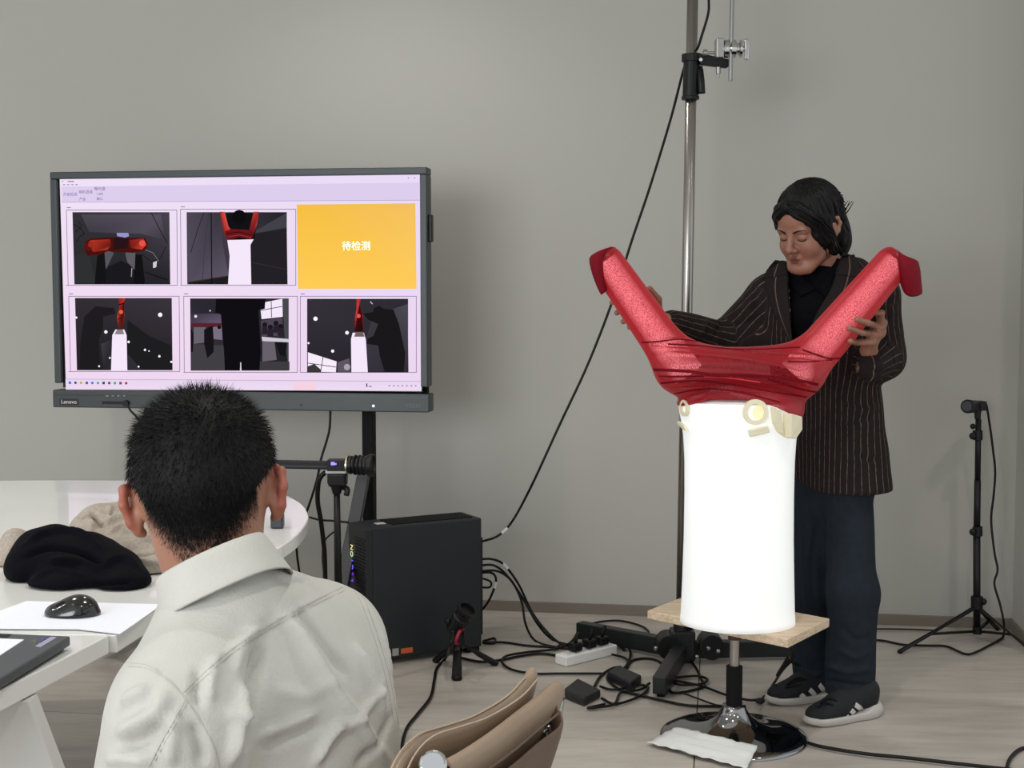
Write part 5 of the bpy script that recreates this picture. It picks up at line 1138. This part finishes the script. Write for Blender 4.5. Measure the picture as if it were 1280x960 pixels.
attr(jk, 'u', uu+5)
jb = bvh_of(jV, jF)
def lap(A, B, nm, off=.005):
    o = patch(jb, A, B, nm, M_jack, pman, off=off, thick=.004, n=24, k=10); attr(o, 'u', [5+.036*(j/10) for i in range(25) for j in range(11)]); return o
lap([(986, 334), (986, 360), (988, 395), (992, 430)], [(972, 333), (957, 350), (966, 385), (990, 430)], 'lapel')
lap([(1052, 326), (1040, 360), (1022, 392), (1008, 424)], [(1072, 333), (1072, 358), (1048, 390), (1010, 426)], 'lapel')
lap([(984, 330), (985, 338), (986, 345)], [(970, 328), (962, 338), (955, 350)], 'coat_collar', .008); lap([(1054, 318), (1050, 332), (1045, 345)], [(1068, 322), (1074, 336), (1076, 348)], 'coat_collar', .008)
M_shirt = mat('shirt_black', S(7, 7, 11), .9, spec=.08, bump=.3, bscale=200)
g = Field((.7, 3.95, .9), (1.35, 4.5, 1.52), .006)
g.cap(P(1028, 400, 4.25), P(1040, 520, 4.27), .112, .105, .05, flat=((.8, -.6, 0), 1.3)); g.cap(P(992, 362, 4.32), P(1062, 356, 4.2), .05, .05, .05)
g.cap(P(1034, 380, 4.26), lw_((0, -.035, -.12), HO, HB), .078, .064, .03)
nt_ = lw_((0, -.02, -.142), HO, HB); g.fn(lambda Q: (Q-np.array(nt_))@np.array(HB[2]*.9+HB[1]*-.55), .004)
sV, sF = g.mesh(); link_mesh('shirt', sV, sF, M_shirt, pman, smooth=True)
sbv = bvh_of(sV, sF)
patch(sbv, [(1002, 342), (1012, 352), (1020, 362)], [(984, 340), (988, 356), (1002, 372)], 'shirt_collar', M_shirt, pman, off=.005, n=8, k=4)
patch(sbv, [(1046, 322), (1034, 345), (1020, 362)], [(1056, 330), (1050, 352), (1034, 374)], 'shirt_collar', M_shirt, pman, off=.005, n=8, k=4)
# trousers
M_tro = mat('trousers_slate', S(34, 40, 47), .9, spec=.1, bump=.4, bscale=240, var=.1, vscale=40)
g = Field((.75, 3.95, .03), (1.4, 4.65, .95), .005)
g.cap(P(1026, 590, 4.31), P(1062, 590, 4.23), .095, .095, .04)
g.cap(P(1022, 610, 4.32), KR, .080, .075, .03); g.cap(KR, P(1021, 858, 4.37), .075, .073, .03)
g.cap(P(1058, 610, 4.235), KL, .078, .077, .03); g.cap(KL, P(1062, 862, 4.19), .078, .076, .03)
g.fn(lambda Q: .062-Q[..., 2], .004)
tV, tF = g.mesh(); tbv = bvh_of(tV, tF); tV = tV+vnormals(tV, tF)*wob(tV, .002, 24, 9)[:, None]
tV = folds(tV, tF, tbv, [([(1035, 640), (1034, 700), (1037, 800)], .005, .005), ([(1000, 640), (1004, 720), (1010, 800)], .004, .005), ([(1030, 830), (1060, 840), (1090, 835)], .008, .010), ([(1032, 850), (1060, 855), (1090, 858)], -.008, .008), ([(1036, 865), (1060, 868), (1088, 872)], .008, .008), ([(1000, 838), (1015, 845), (1030, 840)], .007, .009), ([(1002, 850), (1020, 856)], -.006, .007),
    ([(990, 620), (1000, 640), (1010, 700)], -.005, .010), ([(1048, 780), (1070, 800), (1088, 795)], -.005, .012), ([(1046, 810), (1070, 822), (1090, 812)], .006, .010), ([(1025, 640), (1015, 700), (1018, 760)], -.006, .010)])
link_mesh('trousers', tV, tF, M_tro, pman, smooth=True)
# shoes
M_sho = mat('shoe_knit', S(13, 16, 21), .8, bump=.6, bscale=420); M_sol = mat('shoe_sole', S(186, 182, 176), .6, bump=.3, bscale=90); M_strp = mat('shoe_stripe', S(196, 196, 194), .6)
def shoe(toe, heel, stripes, laces, name='shoe'):
    d = (heel-toe); d.z = 0; L = .285; d.normalize(); sd = Vector((0, 0, 1)).cross(d); B = np.array([tuple(d), tuple(sd), (0, 0, 1)])
    def mk(fn):
        g = Field((-.03, -.08, -.01), (.32, .08, .17), .003); fn(g); v, f_ = g.mesh(); return np.array(toe)+v@B, f_
    def up(g):
        g.ell((.065, .004, .035), (.062, .041, .030), k=.02); g.ell((.12, .002, .045), (.07, .043, .036), k=.02); g.cap((.13, 0, .06), (.23, 0, .075), .034, .036, .03); g.cap((.235, 0, .05), (.24, 0, .085), .035, .034, .02)
        g.fn(lambda Q: .014-Q[..., 2], .003)
    def so(g):
        g.ell((.075, .006, .02), (.078, .049, .03), k=.02); g.ell((.16, .0, .02), (.09, .042, .034), k=.03); g.ell((.235, 0, .022), (.058, .042, .036), k=.03)
        g.fn(lambda Q: Q[..., 2]-(.027+.5*np.clip(Q[..., 0]-.2, 0, .1)+.25*np.clip(.03-Q[..., 0], 0, .05)), .003); g.fn(lambda Q: .001+.25*np.clip(.04-Q[..., 0], 0, .1)-Q[..., 2], .002)
    v, f_ = mk(so); s_o = link_mesh(name, v, f_, [M_sol], pman, smooth=True)
    v, f_ = mk(up); u_o = link_mesh('shoe_upper', v, f_, M_sho, s_o, smooth=True); b = bvh_of(v, f_)
    for st_ in stripes: ribbon(b, st_, .015, .0036, 'stripe', M_strp, s_o, n=4)
    for lc_ in laces: ribbon(b, lc_, .005, .004, 'lace', M_blkm, s_o, n=5)
    return b
shoe(G(960, 882), G(1036, 872), [[(1001, 868), (1008, 874)], [(1012, 862), (1020, 870)], [(1024, 856), (1031, 865)]], [[(984, 856), (994, 852), (1004, 850)], [(987, 853), (998, 848), (1008, 850)], [(982, 860), (992, 858), (1003, 856)]])
shoe(G(1009, 909), G(1092, 893), [[(1058, 895), (1064, 901)], [(1064, 888), (1070, 894)], [(1069, 881), (1076, 886)]], [[(1022, 885), (1032, 880), (1042, 882)], [(1026, 880), (1036, 874), (1046, 876)]])

# ---------- the seated man ----------
sman = thing('person', Vector((-.25, 1.6, .48)), 'seated person seen from behind with short black hair and an off-white shirt', 'person')
f2 = Vector((-.10, .97, -.16)); B2 = roll(basis(f2), math.radians(-6)); O2 = P(259, 624, 1.60)
def skull(g, off=0, hair=False):
    g.ell((0, -.006, .042), (.075+off, .092+off, .08+off), k=.02); g.ell((0, -.010, .01), (.072+off, .083+off, .06+off), k=.03)
    g.ell((0, -.026, -.04), (.054+off, .052+off, .055+off), k=.03)
g = Field((-.11, -.16, -.2), (.11, .14, .15), .0028); skull(g)
g.ell((0, .035, -.04), (.050, .06, .072), k=.03); g.cap((0, .09, .0), (0, .105, -.03), .009, .012, .01)
for s in (-1, 1): ear(g, s, .078)
g.cap((0, -.03, -.05), (.012, -.02, -.18), .053, .064, .03)
v, f_ = g.mesh(); fl = 1.0*np.clip((abs(v[:, 0])-.077)/.008, 0, 1)+.15; hw2 = toworld(v, O2, B2)
FT = Vector((-.6, .8, 0)); ST = Vector((.8, .6, 0))
LS2, RS2 = P(226, 905, 1.40), P(405, 818, 1.66); NK = P(284, 745, 1.52); RT3 = np.array([tuple(ST), tuple(FT), (0, 0, 1)])
MID = LS2.lerp(RS2, .5)
LE2, RE2 = P(176, 1130, 1.38), P(448, 1060, 1.70)
g = Field((-.75, 1.05, .45), (.15, 2.1, 1.06), .008)
g.ell(MID-Vector((0, 0, .12))+FT*.03, (.16, .10, .24), RT3, .05); g.ell(MID-Vector((0, 0, .32))+FT*.0, (.14, .10, .2), RT3, .05)
g.cap(LS2, RS2, .05, .05, .05); g.cap(LS2, LE2, .05, .04, .03); g.cap(RS2, RE2, .05, .04, .03)
g.cap(LE2, LE2+FT*.2-Vector((0, 0, .05)), .04, .03, .03); g.cap(RE2, RE2+FT*.2-Vector((0, 0, .05)), .04, .03, .03)
g.cap(NK, MID, .06, .06, .04)
bv2, bf2 = g.mesh()
V, Fq, A_ = join([(hw2, f_, fl), (bv2, bf2, np.zeros(len(bv2)))])
M_skin2 = skin_mat('skin_tan', S(152, 109, 87), S(150, 86, 68))
o = link_mesh('body', V, Fq, M_skin2, sman, smooth=True); attr(o, 'flush', A_)
# hair: a close cap plus bristles
M_hair2 = mat('hair_short', S(8, 7, 8), .6, bump=.6, bscale=300, spec=.2)
g = Field((-.13, -.15, -.16), (.13, .15, .17), .003)
g.ell((0, -.006, .046), (.082, .1, .084), k=.02); g.ell((0, -.013, .014), (.075, .086, .052), k=.03); g.ell((0, -.030, -.030), (.055, .056, .040), k=.03)
def hl2(Q):
    x = np.abs(Q[..., 0]); y = Q[..., 1]; z = -.048+1.3*np.clip(x-.022, 0, .1)+.9*np.clip(y+.02, 0, .3); return z-Q[..., 2]+.0025*np.sin(Q[..., 0]*420)*np.sin(Q[..., 0]*173+1)
g.fn(hl2, .004); g.ell((0, .14, -.03), (.075, .085, .085), k=.02, op='s')
kV, kF = g.mesh(); link_mesh('hair', toworld(kV, O2, B2), kF, M_hair2, sman, smooth=True)
N_ = vnormals(kV, kF); rs = np.random.RandomState(4); ids = rs.choice(len(kV), 15000); vs = []; fs = []
Bm = np.array([tuple(B2[0]), tuple(B2[1]), tuple(B2[2])])
crown = np.array([.012, -.06, .095])
for i in ids:
    p = kV[i]+rs.normal(0, .0012, 3); n_ = N_[i]
    if n_[2] < -.75 and p[2] < -.02: continue
    a = p-crown; a = a-n_*(a@n_); a /= np.linalg.norm(a)+1e-6
    L = np.interp(p[2], [-.05, -.02, .04, .09, .14], [.003, .006, .010, .014, .017])*rs.uniform(.6, 1.2)
    up_w = .9 if p[2] > .07 else .35
    d = n_*up_w+a*.8+rs.normal(0, .22, 3); d /= np.linalg.norm(d); s_ = np.cross(d, rs.normal(size=3)); s_ /= np.linalg.norm(s_)+1e-9
    w_ = .00045; b = len(vs); e = p+d*L; vs += [p-s_*w_, p+s_*w_, e]; fs.append((b, b+1, b+2))
# stubble fade below the hairline
sel = np.where((v[:, 2] < .03) & (v[:, 1] < -.015) & (v[:, 2] > -.075) & (np.abs(v[:, 0]) < .062) & (vnormals(v, f_)[:, 1] < -.15))[0]; N3 = vnormals(v, f_)
for i in rs.choice(sel, 40000):
    p = v[i]+rs.normal(0, .001, 3); t = (p[2]-(-.078+1.2*max(0, abs(p[0])-.024)))/.05
    if t <= 0 or rs.rand() > t**1.6*1.3: continue
    n_ = N3[i]; d = n_*.5+np.array([0, 0, -.9])+rs.normal(0, .2, 3); d /= np.linalg.norm(d); s_ = np.cross(d, n_); s_ /= np.linalg.norm(s_)+1e-9; b = len(vs); p = p+n_*.0004
    vs += [p-s_*.00022, p+s_*.00022, p+d*(.003+.006*min(1, max(0, t)))]; fs.append((b, b+1, b+2))
o = link_mesh('hair_bristles', toworld(np.array(vs), O2, B2), np.array(fs), M_hair2, sman); tag(o, kind='stuff')
# shirt
M_sh = mat('shirt_offwhite', S(184, 183, 176), .85, bump=.35, bscale=320, var=.03, vscale=18)
g = Field((-.8, 1.0, .50), (.2, 2.15, 1.08), .0045)
g.ell(MID-Vector((0, 0, .10))+FT*.015, (.185, .130, .215), RT3, .05); g.ell(MID-Vector((0, 0, .34))+FT*.0, (.165, .14, .24), RT3, .06)
g.cap(LS2, RS2, .066, .066, .06); g.cap(LS2, LE2, .070, .068, .035); g.cap(RS2, RE2, .068, .062, .035)
g.cap(NK+Vector((0, 0, -.015)), LS2+Vector((0, 0, .02)), .058, .05, .05); g.cap(NK+Vector((0, 0, -.015)), RS2+Vector((0, 0, .02)), .058, .055, .05)
g.cap(LE2, LE2+FT*.2-Vector((0, 0, .05)), .065, .05, .03); g.cap(RE2, RE2+FT*.2-Vector((0, 0, .05)), .06, .05, .03)
sV, sF = g.mesh(); sb2 = bvh_of(sV, sF)
sV = sV+vnormals(sV, sF)*(wob(sV, .0022, 22, 2)+wob(sV, .0008, 60, 8))[:, None]
SFOLD = [([(351, 763), (386, 812), (430, 880), (489, 957)], .009, .010), ([(330, 800), (320, 840), (312, 890), (305, 950)], -.012, .010), ([(300, 850), (298, 900), (288, 960)], .009, .009), ([(320, 922), (360, 905), (401, 890)], .005, .005), ([(325, 935), (370, 920), (410, 905)], -.004, .005),
    ([(392, 957), (410, 925), (432, 900)], .007, .007), ([(440, 800), (465, 850), (480, 900)], .006, .009), ([(330, 770), (300, 810), (290, 850)], .006, .010), ([(275, 815), (262, 850), (262, 880)], .006, .008), ([(250, 835), (246, 860), (250, 885)], -.006, .007), ([(372, 755), (400, 800), (440, 850)], -.005, .009),
    ([(142, 919), (170, 905), (197, 890), (208, 858)], .009, .010), ([(150, 880), (170, 868), (190, 862)], .007, .009), ([(150, 940), (185, 925), (205, 900)], -.008, .010), ([(130, 950), (160, 945), (190, 950)], .007, .010), ([(240, 900), (250, 930), (255, 960)], -.006, .008), ([(222, 890), (215, 920), (212, 960)], .006, .008),
    ([(280, 890), (300, 895), (318, 905)], .006, .007), ([(340, 860), (380, 870), (420, 850)], .003, .010), ([(400, 720), (380, 725), (350, 728)], -.003, .008), ([(340, 715), (370, 722), (400, 718)], .003, .006), ([(450, 750), (470, 790), (488, 850)], .005, .007), ([(420, 920), (455, 890), (480, 850)], .004, .007), ([(440, 960), (470, 930), (492, 890)], -.004, .007)]
yoke = [(229, 866), (250, 846), (285, 815), (330, 785), (385, 755), (442, 727)]
arm_l = [(158, 828), (185, 832), (208, 846), (229, 868), (250, 900), (266, 930), (274, 962)]
slv = [(233, 872), (215, 905), (198, 935), (183, 965)]; arm_r = [(442, 727), (458, 755), (474, 800), (488, 850), (498, 905)]
SFOLD = [(a, b*1.45, c*.82) for a, b, c in SFOLD]
for s_ in (yoke, arm_l, slv, arm_r): SFOLD.append((s_, .0022, .003)); SFOLD.append(([(a+3, b+5) for a, b in s_], -.0018, .003))
sV = folds(sV, sF, sb2, SFOLD)
so_ = link_mesh('shirt', sV, sF, M_sh, sman, smooth=True); sb2 = bvh_of(sV, sF)
M_thr = mat('stitching', S(176, 172, 162), .9)
for s_ in (yoke, arm_l, slv, arm_r):
    for dx, dy in ((0, 0), (1.8, 4.5) if s_ is not arm_r else (-5, 2)): ribbon(sb2, [(a+dx, b+dy) for a, b in s_], .0009, .0004, 'seam', M_thr, so_, n=8)
# collar: stand and fold-over band round the neck
CA = (Vector((0, 0, 1))*.86+FT*.40+ST*-.22).normalized(); CS = (ST-CA*ST.dot(CA)).normalized(); CBk = CA.cross(CS)*-1
if CBk.dot(FT) > 0: CBk = -CBk
CC = P(270, 712, 1.51)
grid = []
prof_ = [(.056, -.02), (.057, .0), (.059, .014), (.062, .018), (.066, .012), (.071, -.008), (.077, -.030)]
for i in range(29):
    a = math.radians(-68+316*i/28) if False else math.radians(-50+280*i/28)
    row = []
    for r, h in prof_:
        row.append(CC+CS*(r*math.cos(a))+CBk*(r*1.0*math.sin(a))+CA*(h-(.012*max(0, math.cos(a)*1)**2 if h < 0 else 0)))
    grid.append(row)
M_col = M_sh
sheet('collar', grid, M_col, so_, solid=.0022, sub=1)
